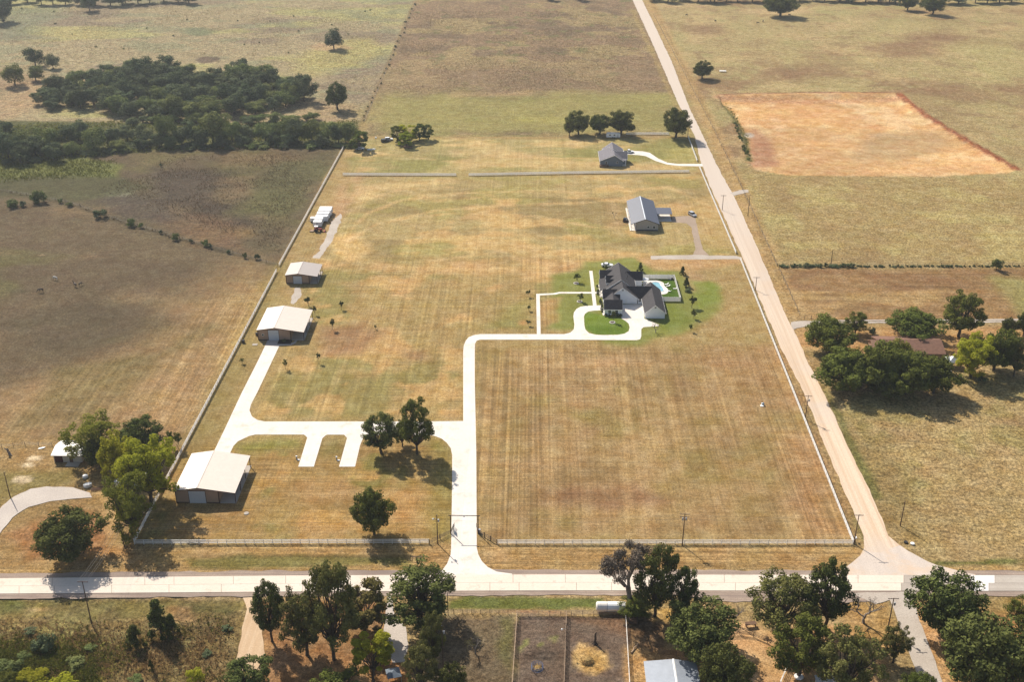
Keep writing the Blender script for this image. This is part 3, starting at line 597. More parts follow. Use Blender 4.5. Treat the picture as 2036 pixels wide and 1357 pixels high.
sheet('dirt_track', [(484,1190),(518,1187),(509,1208),(520,1243),(526,1310),(524,1335),(466,1335),(472,1308),(480,1259),(491,1213)], 0.016, M_DIRT, 0.45, seed=13)
sheet('gravel_drive', [(769,1186),(776,1186),(786,1223),(807,1249),(812,1284),(804,1318),(780,1321),(776,1297),(761,1259),(768,1223)], 0.016, M_PALE, 0.45, seed=14)
# ================================================================== BUILDINGS
M_TANROOF = mat('tan_metal_roof', A(240,226,212,1.45), 0.45, 0.04, 0.8, ribs=(0.9,1,0.03), spec=0.4)
M_TANWALL = mat('tan_metal_wall', A(196,164,140), 0.55, 0.06, 0.6, ribs=(0.45,0,0.03))
M_TRIM = mat('dark_brown_trim', A(92,68,58), 0.5, 0.1)
M_WHITE = mat('white_paint', A(248,247,244,1.2), 0.5, 0.04, 0.7)
M_WSIDE = mat('white_siding', A(244,245,246,1.15), 0.55, 0.04, 0.6, ribs=(0.5,0,0.02))
M_DOORW = mat('white_overhead_door', A(226,230,236), 0.45, 0.04)
M_SHING = mat('charcoal_shingle', A(76,73,76), 0.85, 0.22, 1.2, bump=0.03)
M_SHGREY = mat('grey_shingle', A(134,130,136), 0.85, 0.16, 1.2, bump=0.03)
M_SHBRN = mat('brown_shingle', A(142,106,88), 0.85, 0.16, 1.2, bump=0.03, col2=A(150,112,92))
M_STEEL = mat('slate_blue_metal_roof', A(92,98,116), 0.5, 0.06, 0.5, ribs=(0.9,1,0.03), spec=0.5)
M_TIN = mat('pale_blue_tin_roof', A(186,194,206), 0.4, 0.08, 0.5, ribs=(0.8,1,0.03), metal=0.2, spec=0.5)
M_GREYW = mat('light_grey_siding', A(196,192,186), 0.6, 0.05, 0.6, ribs=(0.45,0,0.02))
M_BLUEGW = mat('blue_grey_siding', A(132,144,158), 0.65, 0.06, 0.6)
M_GLASS = mat('dark_window_glass', (0.02,0.025,0.03), 0.12, 0.2, spec=0.6)
M_WOOD = mat('weathered_wood', A(128,98,76), 0.85, 0.25, 2.0)
M_BLACK = mat('black_rubber', (0.02,0.02,0.021), 0.8, 0.3)
M_BRICK = mat('tan_brick', A(176,146,124), 0.8, 0.15, 2.0)
M_MAROON = mat('maroon_door', A(86,34,34), 0.6, 0.15)

def metal_barn(x, y, w, enc, d, zl, xr, zr, zrt, label, door, windows=(), mdoor=True, fold=None, roofcol=M_TANROOF):
    """gabled barn whose east roof slope runs on over an open lean-to"""
    b = empty('metal_barn', (x, y, 0), label, 'barn', 'tan metal barns along the west fence')
    ze = zr + (zrt-zr)*(enc-xr)/(w-xr)
    MB().prism([(0,0),(enc,0),(enc,ze-0.12),(xr,zr-0.12),(0,zl-0.12)], 0, d).build('wall', M_TANWALL, b)
    o = 0.35
    for nm, q in (('roof_slope', [(-o,-o,zl),(xr,-o,zr),(xr,d+o,zr),(-o,d+o,zl)]), ('roof_slope', [(xr,-o,zr),(w+o*0.6,-o,zrt-0.03),(w+o*0.6,d+o,zrt-0.03),(xr,d+o,zr)])):
        MB().slab(q, 0.12).build(nm, roofcol, b)
    MB().prism([(xr-0.25,zr-0.02),(xr,zr+0.07),(xr+0.25,zr-0.02)], -o-0.03, d+o+0.03).build('ridge_cap', roofcol, b)
    # dark rake trim on the gable, eave trim and corner trim
    t = MB()
    for a_, c_ in (((-o,zl),(xr,zr)), ((xr,zr),(w+o*0.6,zrt))):
        t.slab([(a_[0],-o-0.05,a_[1]-0.02),(a_[0],-o-0.05,a_[1]-0.26),(c_[0],-o-0.05,c_[1]-0.26),(c_[0],-o-0.05,c_[1]-0.02)], 0.04)
    t.build('rake_trim', M_TRIM, b)
    for cx, hh in ((-0.02,zl-0.2), (enc+0.02,ze-0.2)): MB().box(cx-0.14,cx+0.14,-0.05,0.12,0,hh).build('corner_trim', M_TRIM, b)
    MB().box(0.1,enc-0.1,-0.03,0.02,0,0.3).build('base_trim', M_TRIM, b)
    # lean-to
    MB().box(enc+0.01,w+0.1,-0.02,d+0.6,0,0.10).build('floor_slab', M_SLABG, b)
    for k in range(4):
        yy = 0.1 + (d-0.2)*k/3; MB().box(w-0.12,w+0.06,yy-0.09,yy+0.09,0.1,zrt-0.12).build('post', M_TRIM, b)
    MB().box(w-0.1,w+0.04,0,d,zrt-0.42,zrt-0.13).build('beam', M_TRIM, b)
    MB().box(enc+0.03,enc+0.07,d*0.6,d*0.6+1.0,0.1,2.2).build('side_door', M_WHITE, b)
    # sectional door
    dx0, dx1, dh = door; dr = MB().box(dx0-0.15,dx1+0.15,-0.05,0.02,0,dh+0.15).build('door_frame', M_TRIM, b)
    n = 4
    for k in range(n):
        MB().box(dx0,dx1,-0.10,-0.02,dh*k/n+0.015,dh*(k+1)/n-0.015).build('door_panel', M_DOORW, dr)
    for wx, wz, ww, wh in windows:
        f = MB().box(wx,wx+ww,-0.07,0.02,wz,wz+wh).build('window', M_WHITE, b); MB().box(wx+0.1,wx+ww-0.1,-0.09,-0.06,wz+0.1,wz+wh-0.1).build('pane', M_GLASS, f)
    if mdoor:
        f = MB().box(dx1+1.0,dx1+1.95,-0.07,0.02,0.02,2.1).build('walk_door', M_TANWALL, b); MB().cbox((dx1+1.8,-0.11,1.05),(0.08,0.08,0.08)).build('door_knob', M_BLACK, f)
    return b
metal_barn(-98.6, 256.1, 16.6, 12.0, 18.2, 4.3, 6.3, 5.35, 3.75, 'tan metal barn nearest the white front fence, white roof and open lean-to', (3.7,8.3,4.0), mdoor=False)
metal_barn(-97.4, 355.2, 16.3, 11.6, 17.6, 4.2, 6.0, 5.15, 3.5, 'tan metal barn at the end of the concrete drive with a black flower bed', (3.7,7.4,4.0), windows=((1.3,1.7,0.8,0.9),), mdoor=False)
metal_barn(-97.0, 404.0, 12.3, 9.1, 11.4, 3.8, 4.8, 4.5, 3.35, 'smallest tan metal barn with grey roof, nearest the white trailers', (2.8,6.2,3.3), mdoor=False, roofcol=mat('grey_tan_metal_roof', A(204,192,184), 0.45, 0.04, 0.8, ribs=(0.9,1,0.03), spec=0.4))

def gblock(par, x0, x1, y0, y1, ze, zr, axis, mw, mr, oh=0.35, t=0.14, rx=None, wall=True, fascia=None):
    if axis == 'y':
        c = rx if rx is not None else (x0+x1)/2
        if wall: MB().prism([(x0,0),(x1,0),(x1,ze-0.1),(c,zr-0.16),(x0,ze-0.1)], y0, y1).build('wall', mw, par)
        sl = (zr-ze)/(c-x0); sr = (zr-ze)/(x1-c)
        Q = ([(x0-oh,y0-oh,ze-oh*sl),(c,y0-oh,zr),(c,y1+oh,zr),(x0-oh,y1+oh,ze-oh*sl)], [(c,y0-oh,zr),(x1+oh,y0-oh,ze-oh*sr),(x1+oh,y1+oh,ze-oh*sr),(c,y1+oh,zr)])
    else:
        c = (y0+y1)/2; sl = (zr-ze)/(c-y0)
        if wall: MB().prism([(y0,0),(y1,0),(y1,ze-0.1),(c,zr-0.16),(y0,ze-0.1)], x0, x1, 'x').build('wall', mw, par)
        Q = ([(x0-oh,y0-oh,ze-oh*sl),(x1+oh,y0-oh,ze-oh*sl),(x1+oh,c,zr),(x0-oh,c,zr)], [(x0-oh,c,zr),(x1+oh,c,zr),(x1+oh,y1+oh,ze-oh*sl),(x0-oh,y1+oh,ze-oh*sl)])
    for q in Q:
        r = MB().slab(q, t).build('roof_slope', mr, par)
        if fascia:     # white boards on the two raking edges and the eave
            f = MB(); q = [Vector(p) for p in q]
            for i in range(4):
                a, b = q[i], q[(i+1) % 4]
                if abs(a.z-zr) < 1e-4 and abs(b.z-zr) < 1e-4: continue
                d = (b-a).normalized(); n = Vector((d.y,-d.x,0)).normalized()*0.05
                f.add([a+n*1.0-Vector((0,0,0.0)), b+n-Vector((0,0,0.0)), b+n-Vector((0,0,0.24)), a+n-Vector((0,0,0.24)), a-n*0.2, b-n*0.2, b-n*0.2-Vector((0,0,0.24)), a-n*0.2-Vector((0,0,0.24))],
                      [(0,1,2,3),(7,6,5,4),(0,4,5,1),(1,5,6,2),(2,6,7,3),(3,7,4,0)])
            f.build('fascia', fascia, r)
def window(par, cx, y, z0, w, h, face='s', fr=M_WHITE, gl=M_GLASS, grid=True):
    """window on a south ('s', at y) or west ('w', x and y swapped) face"""
    f = MB(); g = MB(); k = 0.09
    def bb(m, a0, a1, d0, d1, b0, b1):
        if face == 's': m.box(a0, a1, y-d1, y-d0, b0, b1)
        elif face == 'w': m.box(y-d1, y-d0, a0, a1, b0, b1)
        else: m.box(y+d0, y+d1, a0, a1, b0, b1)
    bb(f, cx-w/2-k, cx+w/2+k, 0.0, 0.05, z0-k, z0+h+k); bb(g, cx-w/2, cx+w/2, 0.051, 0.065, z0, z0+h)
    o = f.build('window', fr, par); g.build('pane', gl, o)
    if grid:
        q = MB(); bb(q, cx-w/2, cx+w/2, 0.066, 0.08, z0+h/2-0.03, z0+h/2+0.03); q.build('muntin', fr, o)
# ---- main house: a white farmhouse with charcoal gables
H = empty('farmhouse', (27.2, 376.3, 0), 'white farmhouse with charcoal gabled roofs beside the pool', 'house')
ox, oy = 27.2, 376.3
def hb(x0, x1, y0, y1, ze, zr, ax, rx=None, wall=True, oh=0.35): gblock(H, x0-ox, x1-ox, y0-oy, y1-oy, ze, zr, ax, M_WSIDE, M_SHING, oh, rx=None if rx is None else rx-ox, wall=wall, fascia=M_WHITE)
hb(28.6, 40.4, 394.6, 411.0, 2.9, 7.1, 'y', 34.7)
hb(29.4, 40.6, 388.0, 396.0, 2.5, 6.75, 'y', 34.9)
hb(27.6, 33.6, 386.9, 392.1, 2.8, 5.4, 'x')
hb(27.5, 34.0, 377.5, 382.7, 2.8, 5.35, 'x', oh=0.25)
hb(28.2, 33.7, 381.0, 388.6, 2.7, 4.5, 'y', 31.0)
hb(27.4, 33.6, 405.0, 410.2, 2.8, 5.4, 'x')
hb(36.0, 43.7, 404.6, 409.0, 2.75, 5.25, 'x')
gblock(H, 40.95-ox, 46.0-ox, 388.1-oy, 394.3-oy, 2.5, 5.9, 'x', M_WSIDE, M_SHING, 0.3)
MB().slab([(36.2-ox,391.2-oy,5.88),(40.7-ox,388.4-oy,2.75),(40.7-ox,391.2-oy,5.88)], 0.12).build('roof_valley', M_SHING, H)
hb(42.5, 49.8, 375.4, 396.0, 2.5, 5.5, 'y', 46.1)
for yy in (402.0, 398.5): hb(29.2, 32.6, yy-1.0, yy+1.0, 4.4, 5.5, 'x', oh=0.15)
for yy in (402.0, 398.5): window(H, yy-oy, 29.2-ox, 3.75, 0.9, 0.7, 'w')
# west porch: flat eave, posts, floor
MB().slab([(26.7-ox,394.0-oy,2.62),(29.0-ox,394.0-oy,3.12),(29.0-ox,405.0-oy,3.12),(26.7-ox,405.0-oy,2.62)], 0.12).build('porch_roof', M_SHING, H)
MB().box(26.6-ox,28.6-ox,393.6-oy,405.1-oy,0,0.18).build('porch_floor', M_CONC, H)
for yy in (394.4, 397.9, 401.4, 404.8): MB().cbox((26.85-ox,yy-oy,1.35),(0.2,0.2,2.4)).build('porch_post', M_WHITE, H)
MB().box(26.9-ox,27.6-ox,377.6-oy,383.8-oy,0,0.14).build('porch_floor', M_CONC, H)
for cx, yf, z0, w, h in ((39.7,388.1,0.9,1.0,1.5), (41.6,388.1,0.9,0.7,1.4), (29.4,377.5,0.95,1.0,1.4), (32.0,377.5,0.95,1.0,1.4)): window(H, cx-ox, yf-oy, z0, w, h)
for cy in (396.2, 399.8, 403.4): window(H, cy-oy, 28.6-ox, 0.9, 1.1, 1.5, 'w')
for cy in (389.0, 391.6): window(H, cy-oy, 27.6-ox, 0.9, 1.0, 1.5, 'w')
MB().cbox((28.57-ox,401.6-oy,1.2),(0.1,1.0,2.1)).build('front_door', M_WOOD, H)
for cx, yf, zc in ((34.9,388.0,5.65), (46.1,375.4,4.45)):
    v = MB().lathe([(0.36,-0.03),(0.36,0.03)], 8).build('gable_vent', M_GREYW, H, (cx-ox, yf-oy-0.04, zc), rot=(math.pi/2,0,0))
MB().box(36.0-ox,36.9-ox,387.93-oy,388.02-oy,0.02,2.1).build('side_door', M_WHITE, H)
for k in range(2): MB().box(42.42-ox,42.49-ox,377.6+k*4.4-oy,380.9+k*4.4-oy,0.02,2.2).build('garage_door', M_DOORW, H)
for (sx, sy, sz) in ((30.0,398,1), (36.9,402,1), (33.2,392.6,1)):
    pass
for px_, py_, pz_ in ((37.6,401.5,5.4), (37.2,398.8,5.7), (36.9,404.0,5.85)): MB().tube((px_-ox,py_-oy,pz_-0.5),(px_-ox,py_-oy,pz_+0.35),0.07,n=8).build('vent_pipe', M_BLACK, H)
# patio, pool
M_WATER, nt_, bs_ = new_mat('pool_water')
bs_.inputs['Base Color'].default_value = (*A(150,206,222), 1); bs_.inputs['Roughness'].default_value = 0.08; bs_.inputs['Specular IOR Level'].default_value = 0.5
_f = noise(nt_, nd(nt_, 'ShaderNodeTexCoord').outputs['Object'], 2.2, 3); _b = nd(nt_, 'ShaderNodeBump'); _b.inputs['Distance'].default_value = 0.04; nt_.links.new(_f, _b.inputs['Height']); nt_.links.new(_b.outputs[0], bs_.inputs['Normal'])
nt_.links.new(mixc(nt_, mapr(nt_, noise(nt_, nd(nt_, 'ShaderNodeTexCoord').outputs['Object'], 0.5, 3), 0.35, 0.65, 0, 1), A(132,194,214), A(170,220,230)), bs_.inputs['Base Color'])
def smooth_loop(pts, n=6):
    out = []; k = len(pts)
    for i in range(k):
        p0, p1, p2, p3 = (Vector((*pts[(i+j-1) % k], 0)) for j in range(4))
        for s in range(n):
            t = s/n
            out.append(0.5*((2*p1)+(p2-p0)*t+(2*p0-5*p1+4*p2-p3)*t*t+(3*p1-p0-3*p2+p3)*t**3))
    return out
deck = smooth_loop([(45.0,409.2),(48.0,409.9),(50.8,409.4),(52.6,407.4),(52.7,404.6),(53.5,402.4),(53.7,399.6),(52.6,397.2),(50.3,396.6),(49.0,399.0),(47.0,402.0),(44.4,404.0)])
water = smooth_loop([(47.6,406.8),(49.2,408.0),(51.0,407.2),(51.3,404.8),(52.0,402.2),(51.9,399.8),(50.4,398.9),(49.4,401.0),(48.2,403.6)])
sheet('patio', [Vector((40.5,396.2,0)),Vector((49.5,396.2,0)),Vector((46.5,404.4,0)),Vector((40.5,404.4,0))], 0.03, M_CONC)
pl = empty('swimming_pool', (50.0, 403.0, 0), 'kidney-shaped swimming pool with pale blue water and white deck', 'pool')
dk = sheet('pool_deck', deck, 0.07, M_CONC, parent=pl); dk.location = (-50,-403,0.07)
wt = sheet('water', water, 0.08, M_WATER, parent=pl); wt.location = (-50,-403,0.085)
cp = MB()
for i in range(len(water)):
    a, b2 = water[i], water[(i+1) % len(water)]; cp.tube((a.x-50,a.y-403,0.085),(b2.x-50,b2.y-403,0.085),0.14,0.14,5,False)
cp.build('coping', M_WHITE, pl)

# ---- dark-roofed building with carport
B = empty('shop_house', (44.0, 462.8, 0), 'grey metal shop with a long slate blue roof and carport', 'building')
MB().prism([(2.2,0),(11.8,0),(11.8,3.3),(6.0,5.5),(2.2,4.0)], 0, 28.6).build('wall', M_GREYW, B)
for q in ([(-0.2,-0.3,3.28),(6.0,-0.3,5.62),(6.0,29.2,5.62),(-0.2,29.2,3.28)], [(6.0,-0.3,5.62),(12.3,-0.3,3.25),(12.3,29.2,3.25),(6.0,29.2,5.62)]): MB().slab(q, 0.12).build('roof_slope', M_STEEL, B)
MB().prism([(5.72,5.56),(6.0,5.72),(6.28,5.56)], -0.35, 29.25).build('ridge_cap', M_TIN, B)
MB().box(-0.6,2.19,0,28.0,0,0.14).build('porch_floor', M_CONC, B)
for k in range(8): MB().cbox((0.05,0.15+k*4.05,1.7),(0.18,0.18,3.12)).build('porch_post', M_WHITE, B)
for a_, c_ in (((-0.2,3.28),(6.0,5.62)), ((6.0,5.62),(12.3,3.25))): MB().slab([(a_[0],-0.34,a_[1]-0.02),(a_[0],-0.34,a_[1]-0.24),(c_[0],-0.34,c_[1]-0.24),(c_[0],-0.34,c_[1]-0.02)], 0.04).build('rake_trim', M_BLACK, B)
MB().box(2.1,2.24,-0.06,0.1,0,3.9).build('corner_trim', M_BLACK, B); MB().box(2.4,11.6,-0.03,0.02,0,0.6).build('base_trim', mat('charcoal_wainscot', A(92,94,100), 0.6), B)
window(B, 9.9, 0, 1.2, 0.8, 1.1, grid=False); window(B, 7.4, 0, 1.4, 0.8, 0.8, grid=False)
for k in range(5): window(B, 4+k*5.2, 2.2, 1.0, 1.3, 1.4, 'w')
cp_ = MB().slab([(12.35,13.2,2.95),(19.3,13.2,2.95),(19.3,20.6,3.2),(12.35,20.6,3.2)], 0.15).build('carport_roof', M_STEEL, B)
MB().box(12.4,19.0,11.7,20.4,0,0.08).build('carport_slab', M_CONC, B)
for xx in (12.8, 19.1):
    for yy in (13.4, 20.3): MB().cbox((xx,yy,1.5),(0.18,0.18,2.86)).build('carport_post', M_BLACK, B)
# ---- small grey house behind
Gh = empty('cottage', (34.6, 551.2, 0), 'blue-grey cottage with grey shingle roof beside the curved white drive', 'house')
gblock(Gh, 0.2, 11.6, 0, 15.0, 3.1, 6.0, 'y', M_BLUEGW, M_SHGREY, 0.45, rx=7.4, fascia=M_WHITE)
gblock(Gh, 2.6, 12.6, 9.0, 20.5, 3.0, 6.3, 'y', M_BLUEGW, M_SHGREY, 0.45, rx=7.2, fascia=M_WHITE)
gblock(Gh, 7.4, 13.9, 3.6, 10.4, 3.0, 5.6, 'x', M_BLUEGW, M_SHGREY, 0.4, fascia=M_WHITE)
for yy in (1.0, 3.2): MB().cbox((13.2,yy,1.45),(0.2,0.2,2.8)).build('porch_post', M_WHITE, Gh)
MB().slab([(11.4,0.2,3.1),(13.5,0.2,2.8),(13.5,4.0,2.8),(11.4,4.0,3.1)], 0.12).build('porch_roof', M_SHGREY, Gh)
MB().box(11.61,13.5,0.4,4.0,0,0.2).build('porch_floor', M_CONC, Gh)
window(Gh, 8.8, 0, 1.6, 0.8, 0.8, grid=False); window(Gh, 3.2, 0, 1.0, 0.9, 1.4)
MB().box(-0.2,4.4,-2.0,-0.01,0,0.75).build('deck', M_WOOD, Gh)
for k in range(11): MB().cbox((-0.1+k*0.44,-1.95,1.2),(0.07,0.07,0.9)).build('baluster', M_WOOD, Gh)
MB().box(-0.2,4.4,-2.0,-1.9,1.62,1.7).build('handrail', M_WOOD, Gh)
# ---- brown-roofed ranch house among the trees
Br = empty('ranch_house', (121.0, 344.8, 0), 'long low ranch house with brown shingle roof half hidden by trees', 'house')
gblock(Br, 0.5, 22.0, 0.3, 12.5, 2.6, 4.6, 'x', M_BRICK, M_SHBRN, 0.6)
gblock(Br, -1.5, 5.0, 3.0, 9.8, 2.5, 4.2, 'x', M_BRICK, mat('pinkish_brown_shingle', A(186,146,120), 0.85, 0.14), 0.5)
for cx in (3, 8, 13, 18): window(Br, cx, 0.3, 1.0, 1.4, 1.2)
for (vx, vy) in ((9,8.6),(14,8.4)): MB().tube((vx,vy,3.6),(vx,vy,4.5),0.09,n=8).build('vent_pipe', M_BLACK, Br)
Gz = empty('gazebo', G(1893, 728), 'small gazebo with pale tin pyramid roof by the ranch house', 'gazebo')
MB().add([(-2.3,-2.3,2.4),(2.3,-2.3,2.4),(2.3,2.3,2.4),(-2.3,2.3,2.4),(0,0,3.8),(-2.3,-2.3,2.3),(2.3,-2.3,2.3),(2.3,2.3,2.3),(-2.3,2.3,2.3)], [(0,1,4),(1,2,4),(2,3,4),(3,0,4),(0,5,6,1),(1,6,7,2),(2,7,8,3),(3,8,5,0),(8,7,6,5)]).build('roof', M_TIN, Gz)
for sx in (-2, 2):
    for sy in (-2, 2): MB().cbox((sx,sy,1.2),(0.16,0.16,2.3)).build('post', M_WOOD, Gz)
sheet('patio', [(1868,724),(1889,722),(1893,738),(1880,742)], 0.02, M_CONC)
# ---- white shed on the left
Wh = empty('shed', (-141.0, 275.6, 0), 'small white shed with white metal roof and maroon opening', 'shed')
gblock(Wh, 0.3, 8.6, 0.2, 7.6, 2.7, 3.55, 'x', mat('cream_shed_wall', A(226,214,196), 0.6, 0.06), mat('white_metal_roof', A(255,252,248,1.2), 0.4, 0.02, ribs=(0.7,0,0.02)), 0.45)
MB().box(0.6,3.0,0.10,0.19,0.05,2.1).build('sliding_door', M_MAROON, Wh); f_ = MB().box(5.0,6.0,0.10,0.19,0.02,2.0).build('walk_door', M_WOOD, Wh); MB().cbox((5.85,0.06,1.0),(0.08,0.08,0.08)).build('door_knob', M_BLACK, f_)
MB().box(4.3,8.2,-2.2,0.1,0,0.08).build('step_slab', M_SLABG, Wh)
# ---- tin-roofed stable at the bottom edge
Tn = empty('stable', (26.6, 178.0, 0), 'stable with pale blue tin roof beside the pens at the bottom edge', 'stable')
MB().prism([(0.1,0),(11.2,0),(11.2,2.7),(6.4,3.4),(0.1,2.7)], 0, 15.0).build('wall', M_MAROON, Tn)
for q in ([(-0.3,-0.3,2.75),(6.4,-0.3,3.55),(6.4,15.3,3.55),(-0.3,15.3,2.75)], [(6.4,-0.3,3.55),(11.7,-0.3,2.75),(11.7,15.3,2.75),(6.4,15.3,3.55)]): MB().slab(q, 0.1).build('roof_slope', M_TIN, Tn)
MB().prism([(6.15,3.52),(6.4,3.66),(6.65,3.52)], -0.35, 15.35).build('ridge_cap', M_WHITE, Tn)
Ws = empty('hay_shed', G(1655, 1372), 'white metal roof of a shed peeping out at the bottom edge', 'shed')
gblock(Ws, -3.6, 3.2, -6.0, 1.6, 2.4, 3.0, 'y', M_WSIDE, MATS['white_metal_roof'], 0.3)
# ================================================================== FENCES, GATE, POLES
M_VINYL = mat('white_vinyl', A(252,250,247,1.15), 0.45, 0.04, 0.5)
for _n in ('white_vinyl',):     # thin hollow plastic: a little sunlight comes through it
    _t = M_VINYL.node_tree; _bs = [n for n in _t.nodes if n.type == 'BSDF_PRINCIPLED'][0]; _o = [n for n in _t.nodes if n.type == 'OUTPUT_MATERIAL'][0]
    _tr = nd(_t, 'ShaderNodeBsdfTranslucent'); _tr.inputs[0].default_value = (0.85,0.83,0.80,1); _mx = nd(_t, 'ShaderNodeMixShader'); _mx.inputs[0].default_value = 0.35
    _t.links.new(_bs.outputs[0], _mx.inputs[1]); _t.links.new(_tr.outputs[0], _mx.inputs[2]); _t.links.new(_mx.outputs[0], _o.inputs[0])
M_VINYLW = mat('weathered_white_rail', A(240,233,224,1.25), 0.6, 0.14, 0.8)
M_PIPE = mat('brown_pipe', A(84,64,54), 0.6, 0.2)
M_TPIPE = mat('tan_pipe_rail', A(206,176,146), 0.6, 0.14, 1.2)
M_WIRE = mat('galvanised_wire', A(150,146,140), 0.5, 0.1, metal=0.4)
M_POST = mat('old_fence_post', A(116,96,78), 0.85, 0.25)
M_POLE = mat('pole_wood', A(112,88,74), 0.85, 0.2, 3.0)
M_GREYMETAL = mat('grey_equipment', A(196,198,200), 0.4, 0.08, metal=0.2)
def fence(name, label, pts, spacing, ps, ph, rails, rd, mp_, mr, group=None, cap=True, cat='fence', skip_last=False):
    """posts (one object each) and rails (one mesh per rail and run) along a polyline of ground points"""
    P = [Vector((p.x, p.y, 0)) for p in pts]; o = P[0].copy()
    f = empty(name, o, label, cat, group)
    b = MB().box(-ps/2,ps/2,-ps/2,ps/2,-0.1,ph)
    if cap: b.add([(-ps*0.62,-ps*0.62,ph),(ps*0.62,-ps*0.62,ph),(ps*0.62,ps*0.62,ph),(-ps*0.62,ps*0.62,ph),(0,0,ph+ps*0.5)], [(0,1,4),(1,2,4),(2,3,4),(3,0,4),(3,2,1,0)])
    pm = b.mesh('post', mp_); rg = random.Random(int(o.x*7+o.y))
    for i in range(len(P)-1):
        a, c = P[i], P[i+1]; L = (c-a).length; n = max(1, round(L/spacing)); ang = math.atan2((c-a).y, (c-a).x)
        for k in range(n + (1 if i == len(P)-2 else 0)):
            q = a.lerp(c, k/n); p = link('post', pm, f, q-o); p.rotation_euler = (rg.uniform(-.012,.012), rg.uniform(-.012,.012), ang)
        for z in rails:
            m = MB(); d = (c-a).normalized(); s = Vector((-d.y, d.x, 0))
            for k in range(n):      # the rail follows slight unevenness from post to post
                u, v = a.lerp(c, k/n)-o, a.lerp(c, (k+1)/n)-o
                zu, zv = z+0.015*math.sin(k*2.1), z+0.015*math.sin((k+1)*2.1)
                w, h = rd; m.add([u+s*w/2+Vector((0,0,zu-h/2)), u-s*w/2+Vector((0,0,zu-h/2)), u-s*w/2+Vector((0,0,zu+h/2)), u+s*w/2+Vector((0,0,zu+h/2)), v+s*w/2+Vector((0,0,zv-h/2)), v-s*w/2+Vector((0,0,zv-h/2)), v-s*w/2+Vector((0,0,zv+h/2)), v+s*w/2+Vector((0,0,zv+h/2))],
                                 [(0,1,5,4),(1,2,6,5),(2,3,7,6),(3,0,4,7),(0,3,2,1),(4,5,6,7)])
            m.build('rail', mr, f)
    return f
WFG = 'white rail fences round the property'
VS = ([0.36,0.83,1.30], (0.10,0.26)); VR = ([0.36,0.83,1.30], (0.10,0.18))
fence('rail_fence', 'white three-rail fence along the road, left of the driveway gate', GP([(268,1083),(853,1081.5)]), 2.44, 0.14, 1.45, *VR, M_VINYL, M_VINYL, WFG)
fence('rail_fence', 'white three-rail fence along the road, right of the driveway gate', GP([(990,1083),(1694,1083)]), 2.44, 0.14, 1.45, *VR, M_VINYL, M_VINYL, WFG)
fence('rail_fence', 'long white rail fence on the left running from the front corner past the barns', GP([(267,1081),(550,541)]), 2.44, 0.14, 1.45, *VS, M_VINYL, M_VINYLW, WFG)
fence('rail_fence', 'white rail fence on the left beside the trailers, running to the creek trees', GP([(555,530),(688,286)]), 2.44, 0.14, 1.45, *VS, M_VINYL, M_VINYLW, WFG)
fence('rail_fence', 'longest white rail fence beside the gravel road, from the corner to the gravel drive', GP([(1696,1082),(1472,518)]), 2.44, 0.14, 1.45, *VS, M_VINYL, M_VINYL, WFG)
fence('rail_fence', 'white rail fence beside the gravel road level with the slate blue roof', GP([(1463,505),(1390,333)]), 2.44, 0.14, 1.45, *VS, M_VINYL, M_VINYL, WFG)
fence('rail_fence', 'short white rail fence by the gravel road next to the cottage drive', GP([(1386,322),(1368,274)]), 2.44, 0.14, 1.45, *VS, M_VINYL, M_VINYL, WFG)
fence('rail_fence', 'white rail fence across the lots, shorter left-hand run', GP([(682,349),(907,350)]), 2.44, 0.14, 1.4, [0.3,0.62,0.94,1.26], (0.12,0.20), M_VINYL, M_VINYL, WFG)
fence('rail_fence', 'white rail fence across the lots, long run in front of the cottage', GP([(932,350),(1140,346),(1370,343)]), 2.44, 0.14, 1.4, [0.3,0.62,0.94,1.26], (0.12,0.20), M_VINYL, M_VINYL, WFG)
fence('rail_fence', 'short pale rail fence between the dark trees behind the cottage', GP([(1245,268),(1330,268)]), 2.44, 0.14, 1.4, [0.3,0.62,0.94,1.26], (0.12,0.20), M_VINYL, M_VINYL, WFG)
# dark pipe wing fences and the ranch gate
fence('pipe_fence', 'brown pipe fence slanting from the white fence to the left gate post', GP([(853.6,1083),(896,1062.5)]), 3.2, 0.16, 1.6, [0.4,0.8,1.2], (0.08,0.08), M_PIPE, M_PIPE, 'brown pipe fences at the gate')
fence('pipe_fence', 'brown pipe fence slanting from the right gate post to the white fence', GP([(951,1062),(988,1083)]), 2.6, 0.16, 1.6, [0.4,0.8,1.2], (0.08,0.08), M_PIPE, M_PIPE, 'brown pipe fences at the gate')
gl_, gr_ = G(896.5,1062), G(951,1061.5)
ga = empty('ranch_gate', gl_, 'tall brown pipe gateway with round emblem over the concrete drive', 'gate')
gw = (gr_-gl_).x; gh = 6.0
for gx_ in (0, gw): MB().tube((gx_,0,0),(gx_,0,gh),0.13,n=10).build('gate_post', M_PIPE, ga)
MB().tube((-0.55,0,gh),(gw+0.55,0,gh),0.11,n=10).build('crossbeam', M_PIPE, ga)
me_ = MB().lathe([(0.34,-0.03),(0.34,0.03)], 20).build('emblem', M_WHITE, ga, (gw/2,-0.16,gh), rot=(math.pi/2,0,0))
for gx_, rz in ((0.1, 1.35), (gw-0.1, 1.75)):
    lf = MB(); 
    for z in (0.25,0.55,0.85,1.15,1.45): lf.tube((0,0,z),(3.0,0,z + 0.0),0.045,n=6)
    for t_ in (0,0.75,1.5,2.25,3.0): lf.tube((t_,0,0.25),(t_,0,1.45),0.045,n=6)
    lf.build('gate_leaf', M_PIPE, ga, (gx_,0,0), rot=(0,0,rz))
